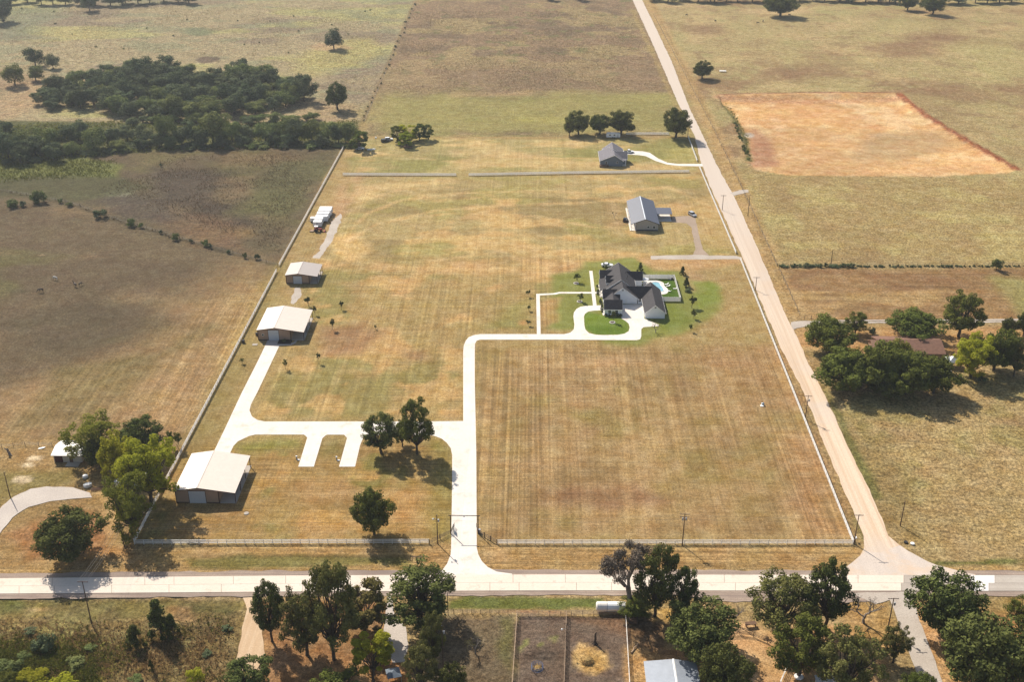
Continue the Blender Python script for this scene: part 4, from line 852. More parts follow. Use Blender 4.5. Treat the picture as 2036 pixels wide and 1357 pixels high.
sgn = MB().box(-0.05,0.05,-0.9,0.9,0.3,1.7).build('gate_board', mat('dark_sign_board', A(70,66,72), 0.5), ga, (0.62,0.9,0.15), rot=(0,0,0.12))
MB().cbox((gw+0.35,0.5,0.6),(0.5,0.6,1.2)).build('gate_motor', M_GREYMETAL, ga)
# pool fence: white vinyl panels
pf = empty('pool_fence', (44.8,411.2,0), 'white solid panel fence round the pool yard', 'fence')
pp = [Vector((44.9,411.2,0)), Vector((57.25,411.3,0)), Vector((57.4,390.3,0)), Vector((50.3,390.3,0))]; po = Vector((44.8,411.2,0))
pmesh = MB().box(-0.08,0.08,-0.08,0.08,0,1.95).add([(-.1,-.1,1.95),(.1,-.1,1.95),(.1,.1,1.95),(-.1,.1,1.95),(0,0,2.07)], [(0,1,4),(1,2,4),(2,3,4),(3,0,4),(3,2,1,0)]).mesh('post', M_VINYL)
for i in range(3):
    a, c = pp[i], pp[i+1]; n = round((c-a).length/2.4); ang = math.atan2((c-a).y,(c-a).x); L = (c-a).length/n
    pn = MB().box(0.08,L-0.08,-0.025,0.025,0.06,1.8).box(0.08,L-0.08,-0.045,0.045,1.74,1.86).mesh('panel', M_VINYL)
    for k in range(n):
        q = a.lerp(c,k/n)-po; link('post', pmesh, pf, q, (0,0,ang)); link('panel', pn, pf, q, (0,0,ang))
link('post', pmesh, pf, pp[3]-po)
# barbed-wire fences with wooden posts
WG = 'wire fences round the pastures'
def wire_fence(label, px, sp=4.5, h=1.25, wires=(0.4,0.75,1.1), m=M_POST, r=0.025): return fence('wire_fence', label, GP(px), sp, 0.11, h, list(wires), (r,r), m, M_WIRE, WG, cap=False)
wire_fence('old wire fence crossing the dark west pasture, lined with bushes', [(552,529),(400,487),(240,440),(130,402),(-40,372)], 6)
wire_fence('wire fence dividing the top pastures, running away to the top edge', [(724,243),(765,148),(826,8)], 7)
wire_fence('wire fence on the far side of the gravel road beside the big field', [(1300,30),(1420,260),(1472,368),(1545,530)], 7)
wire_fence('overgrown wire fence between the right-hand fields', [(1546,529),(1800,529),(2060,527)], 5)
wire_fence('wire fence beside the gravel road in front of the brown mown field', [(1549,536),(1590,628),(1613,633)], 5)
wire_fence('wire fence behind the white shed on the left', [(-20,893),(50,886),(104,888)], 4)
wire_fence('low dark wire fence along the paddock behind the big oak', [(884,1221),(1028,1221)], 2.2, 1.3, (0.3,0.6,0.9,1.2))
# pens
PG = 'tan pipe fences of the livestock pens'
PZ = ([0.35,0.7,1.05,1.45], (0.05,0.05))
def pen(label, px, m=M_TPIPE): return fence('pen_fence', label, GP(px), 2.6, 0.1, 1.5, PZ[0], (0.07,0.09), m, m, PG, cap=False)
pen('tan pipe fence at the back of the livestock pens beside the white tank', [(1028,1225),(1244,1224)])
pen('leftmost tan pipe fence of the livestock pens, running to the bottom edge', [(1028,1225.6),(1018,1372)])
pen('middle tan pipe fence between the two livestock pens', [(1126,1225.4),(1121,1372)])
pen('rightmost pale pipe fence of the livestock pens', [(1243.6,1224.6),(1252,1372)], M_VINYLW)
pen('curved low pipe fence round the sandy yard among the oaks', [(1440,1266),(1470,1262),(1498,1267),(1526,1279)], M_POST)
pen('short pale pipe fence between the sandy yard and the white tyre', [(1563,1310),(1565,1331),(1550,1365)], M_VINYLW)
pen('small wire panel fence behind the blue tin roof', [(1294,1302),(1320,1304),(1345,1306)], M_POST)
wire_fence('wire fence with a gate by the entrance of the ranch house drive', [(1586,634),(1613,635)], 3)

# ---- power poles
def pole(label, bx, by, ty, arms=1, trans=0, lamp=False, yaw=0.0, r=0.16, m=M_POLE, hh=None):
    P = G(bx, by); Z, dp = depth(P)
    d = ray(bx, ty); t = P.y / d[1]; h = hh or (CAM_H + d[2]*t)
    o = empty('utility_pole', P, label, 'pole', 'wooden utility poles', rz=yaw)
    MB().tube((0,0,-0.3),(0,0,h),r,r*0.62,10).build('pole_shaft', m, o, smooth=False)
    for k in range(arms):
        z = h-0.35-0.9*k
        a = MB().box(-1.25,1.25,0.1,0.22,z-0.06,z+0.07).build('crossarm', m, o)
        for x_ in (-1.12,-0.5,0.55,1.12): MB().lathe([(0.03,0),(0.07,0.05),(0.05,0.1),(0.07,0.14),(0.02,0.2)], 8, (x_,0.16,z+0.07)).build('insulator', M_GREYMETAL, a)
    if arms == 0:
        MB().lathe([(0.04,0),(0.08,0.06),(0.06,0.12),(0.02,0.22)], 8, (0,0,h)).build('insulator', M_GREYMETAL, o)
    for k in range(trans):
        MB().lathe([(0.0,0),(0.22,0.02),(0.24,0.1),(0.24,0.7),(0.2,0.78),(0.05,0.82)], 12, (0.42*(-1 if k else 1),-0.1,h-2.1)).build('transformer', M_GREYMETAL, o)
    if lamp:
        l = MB().tube((0,0,h-1.2),(-0.9,-0.2,h-0.9),0.035).build('lamp_arm', M_GREYMETAL, o); MB().lathe([(0.03,0.25),(0.16,0.2),(0.24,0.0),(0.2,-0.05)][::-1], 10, (-0.95,-0.22,h-1.15)).build('lamp_head', M_WHITE, l)
    return Vector((P.x, P.y, h))
T = {}
T['gate'] = pole('utility pole with a grey transformer left of the driveway gate', 870.5, 1083, 1025, 0, 1, True)
T['front'] = pole('utility pole with crossarms and transformers behind the right front fence', 1356.5, 1085, 1022, 2, 2)
T['corner'] = pole('utility pole at the front fence corner by the junction', 1698, 1082, 1024, 1)
T['e1'] = pole('utility pole with transformer beside the gravel road, second from the junction', 1601, 833, 787, 1, 1)
T['e2'] = pole('utility pole beside the gravel road, third from the junction', 1502, 577, 551, 1)
T['e3'] = pole('utility pole beside the gravel road, level with the slate blue roof', 1436, 418, 388, 1)
T['e4'] = pole('bare utility pole across the gravel road by the short side drive', 1487, 429, 387, 0)
T['f1'] = pole('lone utility pole rising from the hedge between the right fields', 1652, 526, 496, 0)
T['se'] = pole('bare utility pole standing in the right-hand field near the junction', 1790, 1046, 998, 0)
T['sw'] = pole('tall utility pole in the brush at the bottom left, top over the road', 182, 1240, 1157, 1)
T['w'] = pole('utility pole at the left edge near the curved gravel drive', 20, 988, 940, 0)
T['nw'] = pole('utility pole with a lamp under the bright green tree', 247, 1087, 1040, 1, 0, True)
T['s2'] = pole('utility pole behind the big oak, only its crossarm showing over the crown', 833, 1196, 1107, 1)
T['lane'] = pole('leaning utility pole beside the gravel lane at the bottom right', 1765, 1252, 1190, 1, 1)
T['b1'] = pole('thin dark pole at the edge of the big oak south of the road', 891, 1224, 1179, 0, r=0.11)
T['b2'] = pole('pale pole with hanging equipment in the dark trees by the paddock', 882, 1342, 1246, 0, 1, r=0.13)
T['rh'] = pole('short pole with a white transformer between the trees and the gravel road', 1641, 713, 689, 0, 1)
T['tb'] = pole('utility pole in front of the dark round tree by the gravel road', 1367, 277, 248, 0)
T['pen'] = pole('thin pole with a lamp on the fence between the pens', 1124.5, 1288, 1244, 0, 0, True, r=0.08)
def wire(a, b, label, sag=0.9, r=0.014, off=Vector((0,0,0))):
    m = MB(); o = (a+off); n = 14; pts = []
    for i in range(n+1):
        t = i/n; p = a.lerp(b, t)+off-o; p.z -= sag*4*t*(1-t); pts.append(p)
    m.path(pts, r, 5); w = m.build('overhead_wire', M_WIRE, None, o); tag(w, label, 'wire', 'overhead wires'); return w
for k, dx in enumerate((-1.1,-0.5,0.55,1.1)): wire(T['sw'], T['nw'], 'overhead wire strung across the dark oak by the road', 0.8, 0.02, Vector((dx,0.16,-0.1)))
for k, dz in enumerate((-0.3,-1.6)):
    wire(T['nw'], T['gate'], 'overhead wire crossing in front of the nearest barn', 1.4, 0.013, Vector((0,0.1,dz)))
    wire(T['gate'], T['front'], 'overhead wire crossing the driveway', 1.2, 0.012, Vector((0,0.1,dz)))
    wire(T['front'], T['corner'], 'overhead wire above the right front fence', 1.0, 0.012, Vector((0,0.1,dz)))
for a_, b_ in (('corner','e1'),('e1','e2'),('e2','e3')): wire(T[a_], T[b_], 'overhead wire beside the gravel road', 1.6, 0.012)
# ================================================================== TREES
def leaf_mat(name, dark, light, trans=0.2, dry=None):
    m, nt, bs = new_mat(name); nt.nodes.remove(bs)
    out = [n for n in nt.nodes if n.type == 'OUTPUT_MATERIAL'][0]
    at = nd(nt, 'ShaderNodeAttribute', attribute_name='tone').outputs['Fac']
    oi = nd(nt, 'ShaderNodeObjectInfo').outputs['Random']
    tc = nd(nt, 'ShaderNodeTexCoord').outputs['Object']
    f = math_(nt, 'ADD', math_(nt, 'MULTIPLY', at, 0.6), math_(nt, 'MULTIPLY', mapr(nt, noise(nt, tc, 0.45, 3), 0.3, 0.7, 0, 1), 0.4))
    c = mixc(nt, f, dark, light)
    hv = nd(nt, 'ShaderNodeHueSaturation'); nt.links.new(mapr(nt, oi, 0, 1, 0.482, 0.515), hv.inputs['Hue']); nt.links.new(mapr(nt, math_(nt, 'FRACT', math_(nt, 'MULTIPLY', oi, 7.3)), 0, 1, 0.82, 1.2), hv.inputs['Value'])
    nt.links.new(c, hv.inputs['Color']); c = hv.outputs[0]
    if dry: c = mixc(nt, mapr(nt, noise(nt, tc, 0.6, 4), 0.5, 0.6, 0, dry[1]), c, dry[0])
    d = nd(nt, 'ShaderNodeBsdfDiffuse'); t = nd(nt, 'ShaderNodeBsdfTranslucent'); mx = nd(nt, 'ShaderNodeMixShader'); mx.inputs[0].default_value = trans
    nt.links.new(c, d.inputs[0]); nt.links.new(c, t.inputs[0]); nt.links.new(d.outputs[0], mx.inputs[1]); nt.links.new(t.outputs[0], mx.inputs[2]); nt.links.new(mx.outputs[0], out.inputs[0])
    return m
L_OAK = leaf_mat('oak_leaves', (0.036,0.045,0.015), (0.155,0.171,0.050), 0.15)
L_OLIVE = leaf_mat('olive_leaves', (0.066,0.077,0.024), (0.219,0.219,0.068), 0.2, ((0.16,0.13,0.06),0.3))
L_GREEN = leaf_mat('green_leaves', (0.053,0.066,0.016), (0.177,0.196,0.044), 0.2)
L_BRIGHT = leaf_mat('bright_leaves', (0.220,0.240,0.022), (0.440,0.450,0.050), 0.5)
L_MID = leaf_mat('yellow_green_leaves', (0.095,0.112,0.020), (0.270,0.285,0.050), 0.45)
L_WOOD = leaf_mat('woodland_leaves', (0.048,0.067,0.037), (0.158,0.181,0.089), 0.12)
L_WOODL = leaf_mat('light_woodland_leaves', (0.086,0.113,0.042), (0.234,0.254,0.088), 0.15)
L_RUST = leaf_mat('rusty_leaves', (0.075,0.070,0.022), (0.190,0.165,0.055), 0.15) #(0.072,0.054,0.024), (0.180,0.126,0.054), 0.15)
L_GREY = leaf_mat('dead_grey_leaves', (0.120,0.090,0.072), (0.260,0.205,0.165), 0.1)
L_YELL = leaf_mat('yellow_leaves', (0.160,0.150,0.030), (0.300,0.270,0.060), 0.25)
M_BARK = mat('bark', (0.075,0.058,0.045), 0.95, 0.3, 3.0)
M_BARKG = mat('grey_bark', (0.22,0.19,0.165), 0.95, 0.25, 3.0)

def leaves_mesh(name, cen, rad, per, size, rng, m, squash=0.8, up=0.35, core=0.25):
    """leaf-sized quads round every clump centre: mostly in the clump's outer shell, facing outward and upward"""
    K = len(cen); cen = np.array(cen); rad = np.array(rad)
    idx = np.repeat(np.arange(K), (per*(rad/rad.mean())**2).astype(int)); N = len(idx)
    d = rng.normal(size=(N,3)); d /= np.linalg.norm(d, axis=1)[:,None]
    rr_ = np.where(rng.random(N) < core, rng.random(N)**0.5*0.8, 0.78+0.3*rng.random(N))
    p = cen[idx] + d*np.array([1,1,squash])*(rad[idx]*rr_)[:,None]
    n = d + np.array([0,0,up]) + rng.normal(size=(N,3))*0.55; n /= np.linalg.norm(n, axis=1)[:,None]
    t = np.cross(n, rng.normal(size=(N,3))); t /= np.linalg.norm(t, axis=1)[:,None]; b = np.cross(n, t)
    s = size*(0.6+0.8*rng.random(N)); a = s*(0.55+0.4*rng.random(N))
    t *= s[:,None]; b *= a[:,None]
    V = np.stack([p-t*0.5-b*0.2, p-t*0.05-b*0.5, p+t*0.55+b*0.1, p+t*0.0+b*0.5], 1).reshape(-1,3)
    me = bpy.data.meshes.new(name); me.vertices.add(4*N); me.vertices.foreach_set('co', V.astype(np.float32).ravel())
    me.loops.add(4*N); me.loops.foreach_set('vertex_index', np.arange(4*N, dtype=np.int32)); me.polygons.add(N); me.polygons.foreach_set('loop_start', (np.arange(N)*4).astype(np.int32)); me.update(calc_edges=True)
    ct = rng.random(K)
    tone = np.clip(0.5*ct[idx]+0.5*rng.random(N), 0, 1); at = me.attributes.new('tone', 'FLOAT', 'POINT'); at.data.foreach_set('value', np.repeat(tone, 4).astype(np.float32))
    me.materials.append(m); return me
def limb(mb, p, q, r0, r1, rnd, n=3, wob=0.1, sides=6):
    p, q = Vector(p), Vector(q); L = (q-p).length; last = p; rl = r0
    for i in range(1, n+1):
        t = i/n; c = p.lerp(q, t)
        if i < n: c += Vector((rnd.uniform(-1,1), rnd.uniform(-1,1), rnd.uniform(-.4,1)))*L*wob
        r = r0 + (r1-r0)*t; mb.tube(last, c, rl, r, sides, False); last = c; rl = r
def tree_proto(seed, Rr, H, t, nclump, per, leaf, cr, lm, bark=None, shape='round', trunk_r=0.3, gaps=0.0, lobes=0, core=0.25, squash=0.8, dome=0.5):
    rnd = random.Random(seed); rng = np.random.default_rng(seed); z0 = t*H; b = (H-z0)/2; zc = z0+b
    cen, rad = [], []
    lob = []
    for i in range(lobes):
        a = 2*math.pi*(i*0.618+rnd.uniform(-.06,.06)); u = (i+0.5)/lobes*1.5-0.82; sr = math.sqrt(max(0.12, 1-u*u)); q = rnd.uniform(0.42,0.66)
        lob.append((Rr*sr*q*math.cos(a), Rr*sr*q*math.sin(a), zc+b*u*0.86, Rr*rnd.uniform(0.40,0.54)))
    tries = 0
    while len(cen) < nclump and tries < 4000:
        tries += 1
        u = rnd.uniform(-0.85, 1); a = rnd.uniform(0, 2*math.pi); q = rnd.uniform(0.30, 0.92)
        if rnd.random() < 0.72: q = rnd.uniform(0.62, 0.88)
        sr = math.sqrt(max(0, 1-u*u))
        if shape == 'cone': w_ = (1-(u+1)/2)**0.8; x, y, z = Rr*w_*q*math.cos(a), Rr*w_*q*math.sin(a), zc+b*u*0.95
        elif shape == 'column': w_ = min(1, 1.15*math.sqrt(max(0,1-u*u)) + 0.2); x, y, z = Rr*w_*q*math.cos(a), Rr*w_*q*math.sin(a), zc+b*u*0.9
        else:
            bulge = 1 + 0.16*math.sin(a*2+seed) + 0.12*math.sin(a*3+seed*2+u*2.5) + 0.10*math.sin(u*5+seed*3+a)
            x, y, z = Rr*sr*q*bulge*math.cos(a), Rr*sr*q*bulge*math.sin(a), zc+b*u*q*(1.0 if u > 0 else 0.85)
        r = Rr*cr*rnd.uniform(0.7, 1.25)
        if lob:      # gather the clumps into a few big uneven boughs
            lx, ly, lz, lr = lob[rnd.randrange(len(lob))]; v_ = Vector((rnd.gauss(0,1), rnd.gauss(0,1), rnd.gauss(0,1))).normalized()*rnd.uniform(0.3,1.0)**0.5
            x, y, z = lx+v_.x*lr, ly+v_.y*lr, lz+v_.z*lr*0.75*b/Rr*1.1
        if gaps and any((Vector((x,y,z))-Vector(c)).length < gaps*(r+rr2) for c, rr2 in zip(cen, rad)): continue
        cen.append((x,y,z)); rad.append(r)
    if shape == 'round' and not gaps:
        cen.append((0,0,zc)); rad.append(Rr*dome)
    # bring the measured crown to the nominal width and height
    ex = np.percentile([math.hypot(c[0], c[1]) + r*0.85 for c, r in zip(cen, rad)], 95); tz = np.percentile([c[2] + r*squash*0.9 for c, r in zip(cen, rad)], 96)
    kx, kz = Rr/ex, H/tz; cen = [(c[0]*kx, c[1]*kx, c[2]*kz) for c in cen]; rad = [r*min(kx, 1.1) for r in rad]
    crown = leaves_mesh('crown', cen, rad, per, leaf, rng, lm, squash, core=core)
    tb = MB(); fork = max(0.25*H if t > 0.1 else 0.2*H, z0*0.95)
    limb(tb, (0,0,-0.3), (rnd.uniform(-.3,.3),rnd.uniform(-.3,.3),fork), trunk_r, trunk_r*0.75, rnd, 3, 0.04, 8)
    f0 = tb.v[-1]; base = Vector((0,0,fork))
    for k in sorted(range(len(cen)), key=lambda i: -rad[i])[:max(6, nclump//2)]:
        c = Vector(cen[k]); limb(tb, base*rnd.uniform(0.8,1.0), c, trunk_r*0.42, 0.04, rnd, 3, 0.09, 5)
    trunk = tb.mesh('trunk', bark or M_BARK)
    return dict(crown=crown, trunk=trunk, R=Rr, H=H, t=t)
def dead_proto(seed, Rr, H, lm, nleaf=1600, leaf=0.16, depth_=5):
    rnd = random.Random(seed); rng = np.random.default_rng(seed); tb = MB(); tips = []
    def grow(p, d, L, r, k):
        q = p + d*L; limb(tb, p, q, r, r*0.6, rnd, 2, 0.07, 5 if k < 3 else 3)
        if k == depth_: tips.append(q); return
        for _ in range(3 if k < 2 else rnd.choice((2,3))):
            e = (d + Vector((rnd.uniform(-1,1), rnd.uniform(-1,1), rnd.uniform(-0.25,0.75)))*0.85).normalized()
            grow(p.lerp(q, rnd.uniform(0.6,1)), e, L*rnd.uniform(0.6,0.82), r*0.55, k+1)
    grow(Vector((0,0,-0.2)), Vector((0.04,0,1)), H*0.30, 0.028*H, 0)
    mz = max(v[2] for v in tb.v); mr = np.percentile([math.hypot(v[0],v[1]) for v in tb.v], 96); sx, sz = Rr/mr, H/mz
    tb.v = [(v[0]*sx, v[1]*sx, v[2]*sz) for v in tb.v]; tips = [(p.x*sx,p.y*sx,p.z*sz) for p in tips]
    crown = leaves_mesh('crown', tips, [Rr*0.16]*len(tips), max(2, nleaf//len(tips)), leaf, rng, lm, 0.9, 0.1, 0.6)
    return dict(crown=crown, trunk=tb.mesh('trunk', M_BARKG), R=Rr, H=H, t=0.2)
PR = {}
def protos(key, n, **k): PR[key] = [tree_proto(sum(map(ord, key))*31+i*17+k.get('sd',0), **{a: b for a, b in k.items() if a != 'sd'}) for i in range(n)]
protos('oak', 4, Rr=5.5, H=10, t=0.06, nclump=110, per=120, leaf=0.34, cr=0.17, lm=L_OAK, trunk_r=0.42, squash=0.9)
protos('open', 3, Rr=5.5, H=12, t=0.06, nclump=104, per=112, leaf=0.33, cr=0.155, lm=L_OAK, trunk_r=0.4, gaps=0.22)
protos('openg', 3, Rr=5.5, H=12, t=0.06, nclump=104, per=112, leaf=0.33, cr=0.155, lm=L_GREEN, trunk_r=0.38, gaps=0.22)
protos('openo', 3, Rr=5.5, H=12, t=0.06, nclump=100, per=112, leaf=0.32, cr=0.155, lm=L_OLIVE, trunk_r=0.38, gaps=0.22)
protos('green', 3, Rr=5.5, H=9, t=0.04, nclump=110, per=120, leaf=0.34, cr=0.17, lm=L_GREEN, trunk_r=0.35, squash=0.9)
protos('bright', 2, Rr=4.5, H=10, t=0.08, nclump=88, per=125, leaf=0.32, cr=0.16, lm=L_BRIGHT, trunk_r=0.3, lobes=9)
protos('openy', 1, Rr=5.5, H=12, t=0.10, nclump=86, per=110, leaf=0.33, cr=0.16, lm=L_MID, trunk_r=0.36, lobes=8)
protos('yellow', 1, Rr=4, H=7, t=0.05, nclump=28, per=200, leaf=0.36, cr=0.26, lm=L_YELL, trunk_r=0.3)
protos('rust', 1, Rr=3.5, H=10, t=0.10, nclump=34, per=200, leaf=0.34, cr=0.25, lm=L_RUST, trunk_r=0.3, shape='column')
protos('wood', 4, Rr=5, H=10, t=0.0, nclump=18, per=190, leaf=0.46, cr=0.33, lm=L_WOOD, trunk_r=0.3, dome=0.78, squash=0.9)
protos('woodl', 3, Rr=5, H=9, t=0.0, nclump=18, per=190, leaf=0.46, cr=0.33, lm=L_WOODL, trunk_r=0.3, dome=0.78, squash=0.9)
protos('willow', 3, Rr=3, H=10, t=0.04, nclump=30, per=130, leaf=0.45, cr=0.30, lm=L_GREEN, trunk_r=0.25, shape='column')
protos('willowb', 2, Rr=3, H=9, t=0.0, nclump=28, per=130, leaf=0.45, cr=0.30, lm=L_BRIGHT, trunk_r=0.25, shape='column')
protos('pine', 1, Rr=3.2, H=13, t=0.34, nclump=44, per=200, leaf=0.30, cr=0.22, lm=L_BRIGHT, trunk_r=0.26, shape='column')
protos('cedar', 2, Rr=2.2, H=6, t=0.0, nclump=34, per=110, leaf=0.28, cr=0.24, lm=L_OAK, trunk_r=0.16, shape='cone')
protos('cedarg', 1, Rr=2.4, H=6, t=0.0, nclump=34, per=110, leaf=0.28, cr=0.24, lm=L_GREEN, trunk_r=0.16, shape='cone')
protos('shrub', 3, Rr=2.0, H=2.4, t=0.0, nclump=16, per=90, leaf=0.26, cr=0.34, lm=L_WOOD, trunk_r=0.08)
protos('shrubg', 2, Rr=2.0, H=2.4, t=0.0, nclump=16, per=90, leaf=0.26, cr=0.34, lm=L_WOODL, trunk_r=0.08)
protos('shrubb', 2, Rr=2.0, H=2.4, t=0.0, nclump=16, per=90, leaf=0.26, cr=0.34, lm=L_BRIGHT, trunk_r=0.08)
protos('sapling', 2, Rr=1.2, H=3.4, t=0.34, nclump=12, per=60, leaf=0.22, cr=0.36, lm=L_OAK, trunk_r=0.06)
protos('saplingg', 2, Rr=1.2, H=3.6, t=0.30, nclump=12, per=50, leaf=0.22, cr=0.34, lm=L_GREEN, trunk_r=0.06)
PR['dead'] = [dead_proto(3, 5.0, 11, L_GREY, 11000, 0.24)]
PR['bare'] = [dead_proto(8, 2.2, 4, L_GREY, 260, 0.1, 4), dead_proto(12, 2.2, 4, L_RUST, 500, 0.12, 4)]
TREE_N = [0]
def tree(kind, cx, by, w, ty, label, group=None, v=None, name='tree', rz=None, sink=0.12, cat='tree'):
    """crown of width w and top at ty in the photograph, foot at (cx, by)"""
    TREE_N[0] += 1; n = TREE_N[0]; pr = PR[kind][(n if v is None else v) % len(PR[kind])]
    P = G(cx, by); Z, dp = depth(P); a = w/2*1.08*Z/F_PX; need = max(3, by-ty)*Z/F_PX; lo_, hi_ = 0.2, 60.0; t = pr['t']
    cd, sd_ = math.cos(dp), math.sin(dp)
    for _ in range(40):
        h = (lo_+hi_)/2; b = (1-t)*h/2; ext = (1+t)/2*h*cd + math.sqrt((b*cd)**2 + (a*sd_)**2)
        if ext < need*0.98: lo_ = h
        else: hi_ = h
    h = max(h, a*0.55)
    rnd = random.Random(n*13); o = empty(name, P-Vector((0,0,sink)), label, cat, group, rz=rnd.uniform(0, 6.28) if rz is None else rz, sc=(a/pr['R'], a/pr['R'], h/pr['H']))
    link('trunk', pr['trunk'], o); link('crown', pr['crown'], o); return o
# --- along the bottom edge, south of the road
tree('open', 541, 1276, 70, 1163, 'slim dark tree beside the pale dirt track south of the road')
tree('openo', 610, 1303, 104, 1170, 'olive tree with leaning trunk, second from the dirt track')
tree('openo', 664, 1312, 108, 1128, 'tallest tree of the row left of the big oak, crown over the road')
tree('rust', 726, 1262, 90, 1154, 'rusty olive tree between the tall tree and the gravel drive')
tree('open', 836, 1238, 146, 1120, 'big dark spreading oak beside the driveway mouth')
tree('pine', 744, 1358, 76, 1257, 'bright green pine-like tree with bare trunk at the bottom edge')
tree('open', 497, 1385, 104, 1304, 'dark tree cut by the bottom edge beside the dirt track', v=1)
tree('openg', 664, 1410, 122, 1326, 'low green crown cut by the bottom edge left of the bright pine')
tree('openo', 862, 1330, 60, 1222, 'thin greyish tree in the shadow of the big oak', v=2)
tree('openo', 838, 1380, 70, 1288, 'brownish green tree at the bottom edge right of the gravel drive', v=0)
tree('oak', 902, 1392, 60, 1320, 'dark bushy tree at the bottom edge of the paddock')
tree('bare', 945, 1300, 38, 1264, 'leafless brown bush at the edge of the paddock', v=1, name='bush', cat='bush')
tree('bare', 757, 1268, 36, 1215, 'leafless grey-brown bush beside the gravel drive', v=0, name='bush', cat='bush')
tree('dead', 1250, 1214, 100, 1090, 'dead grey tree with bare twigs beside the white tank')
tree('open', 1302, 1226, 88, 1089, 'dark oak with two trunks next to the dead grey tree', v=0)
tree('open', 1352, 1240, 62, 1129, 'dark oak leaning right behind the broad oak', v=2)
tree('green', 1264, 1222, 66, 1178, 'low green bush growing over the white tank', name='bush', cat='bush', v=1)
tree('oak', 1388, 1298, 152, 1182, 'broad dark oak above the blue tin roof')
tree('oak', 1436, 1392, 100, 1284, 'dark oak at the bottom edge right of the blue tin roof')
tree('bare', 1461, 1240, 36, 1200, 'grey leafless bush between the broad oak and the olive oak', v=0, name='bush', cat='bush')
tree('openo', 1546, 1256, 134, 1136, 'olive green oak beside the road above the sandy yard')
tree('open', 1640, 1250, 100, 1120, 'dark oak just right of the olive oak, overhanging the road')
tree('openg', 1586, 1345, 118, 1226, 'green oak behind the white tyre')
tree('openo', 1676, 1385, 126, 1248, 'olive oak over the white shed roof at the bottom edge', v=1)
tree('openo', 1775, 1318, 60, 1242, 'small thin tree beside the gravel lane', v=2)
tree('bare', 1718, 1240, 60, 1180, 'whitish leafless tree by the gravel lane', v=0)
tree('oak', 1876, 1262, 138, 1132, 'round dark oak on the corner right of the gravel lane')
tree('oak', 1892, 1290, 84, 1210, 'lower dark tree tucked under the round corner oak')
tree('oak', 1966, 1380, 190, 1220, 'largest oak in the bottom right corner')
tree('openg', 2030, 1256, 66, 1184, 'green tree cut by the right edge below the road')
tree('green', 1818, 1395, 66, 1330, 'pale green bush at the bottom edge beside the gravel lane', name='bush', cat='bush')
# brush in the bottom left
tree('cedar', 320, 1262, 50, 1189, 'tall dark cedar in the brush at the bottom left')
tree('cedar', 270, 1284, 42, 1240, 'shorter dark cedar left of the tall one')
tree('cedar', 344, 1264, 30, 1220, 'dark cedar touching the right side of the tall one', v=1)
tree('cedar', 302, 1336, 12, 1312, 'tiny dark cedar at the bottom left')
tree('shrubb', 389, 1358, 34, 1328, 'round bright green bush at the bottom edge', name='bush', cat='bush')
tree('shrub', 88, 1290, 44, 1256, 'dark bush among the green brush at the bottom left', name='bush', cat='bush')
for cx, by, w, ty, k in ((20,1330,50,1304,'shrubg'),(60,1356,70,1326,'shrubb'),(150,1322,44,1306,'shrubg'),(14,1370,50,1334,'green'),(120,1368,60,1342,'shrubb'),(48,1306,30,1294,'shrubg'),(450,1252,26,1242,'shrub'),(180,1290,26,1280,'shrubg'),(410,1302,22,1293,'shrub'),(270,1354,30,1340,'shrubg'),(60,1258,26,1250,'shrub')):
    tree(k, cx, by, w, ty, 'low bush in the brush at the bottom left', 'bushes in the bottom left brush', name='bush', cat='bush')
# --- left, round the white shed
tree('openy', 192, 915, 104, 820, 'mid green tree overhanging the white shed')
tree('oak', 200, 930, 56, 866, 'dark low tree right of the white shed wall')
tree('oak', 284, 905, 98, 828, 'dark round tree behind the bright green tree on the left', v=2)
tree('bright', 300, 1000, 116, 874, 'tall bright green tree by the left fence corner')
tree('bright', 246, 960, 74, 862, 'bright yellow-green tree left of the tall one, over the white camper')
tree('openy', 264, 1064, 98, 944, 'lower mid green tree by the utility pole at the fence corner')
tree('oak', 145, 1106, 132, 1008, 'dark broad oak throwing its shadow on the county road', v=1)
tree('saplingg', 340, 890, 22, 853, 'thin sapling against the left white fence'); tree('saplingg', 356, 892, 20, 858, 'second thin sapling right against the left white fence')
# --- on the lot
tree('open', 758, 902, 80, 824, 'left of the two dark trees by the camper pads', v=1)
tree('openg', 830, 903, 72, 798, 'taller right one of the two trees by the camper pads', v=0)
tree('openg', 800, 888, 40, 836, 'small tree tucked between the two by the camper pads', v=1)
tree('green', 744, 1064, 84, 974, 'single round green tree just inside the front fence', v=1)
# --- right, round the ranch house
RG = None
tree('green', 1648, 704, 96, 628, 'green tree nearest the gravel road by the ranch house drive')
tree('openg', 1700, 664, 48, 620, 'greyish green tree behind the one nearest the road')
tree('green', 1818, 672, 114, 613, 'wide green tree behind the brown roof')
tree('openg', 1906, 670, 88, 580, 'tallest green tree right behind the ranch house')
tree('green', 1676, 770, 124, 690, 'big dark green tree in front of the ranch house, left end of the row')
tree('green', 1738, 768, 110, 672, 'big green tree in front of the ranch house, second of the row')
tree('yellow', 1780, 740, 62, 675, 'yellow-green tree against the brown roof')
tree('green', 1800, 782, 110, 694, 'big dark green tree in front of the ranch house, third of the row')
tree('green', 1856, 782, 92, 708, 'big dark green tree at the right end of the row')
tree('oak', 1760, 786, 80, 740, 'dark low tree filling the front of the row')
tree('bright', 1930, 750, 80, 669, 'bright yellow-green tree by the tin gazebo')
tree('green', 1976, 735, 92, 650, 'mid green tree behind the bright one')
tree('openo', 2016, 748, 50, 680, 'olive tree at the right edge')
tree('oak', 2004, 668, 32, 632, 'small dark tree at the right edge, left of a pair'); tree('oak', 2034, 668, 36, 618, 'small dark tree at the right edge, right of a pair')
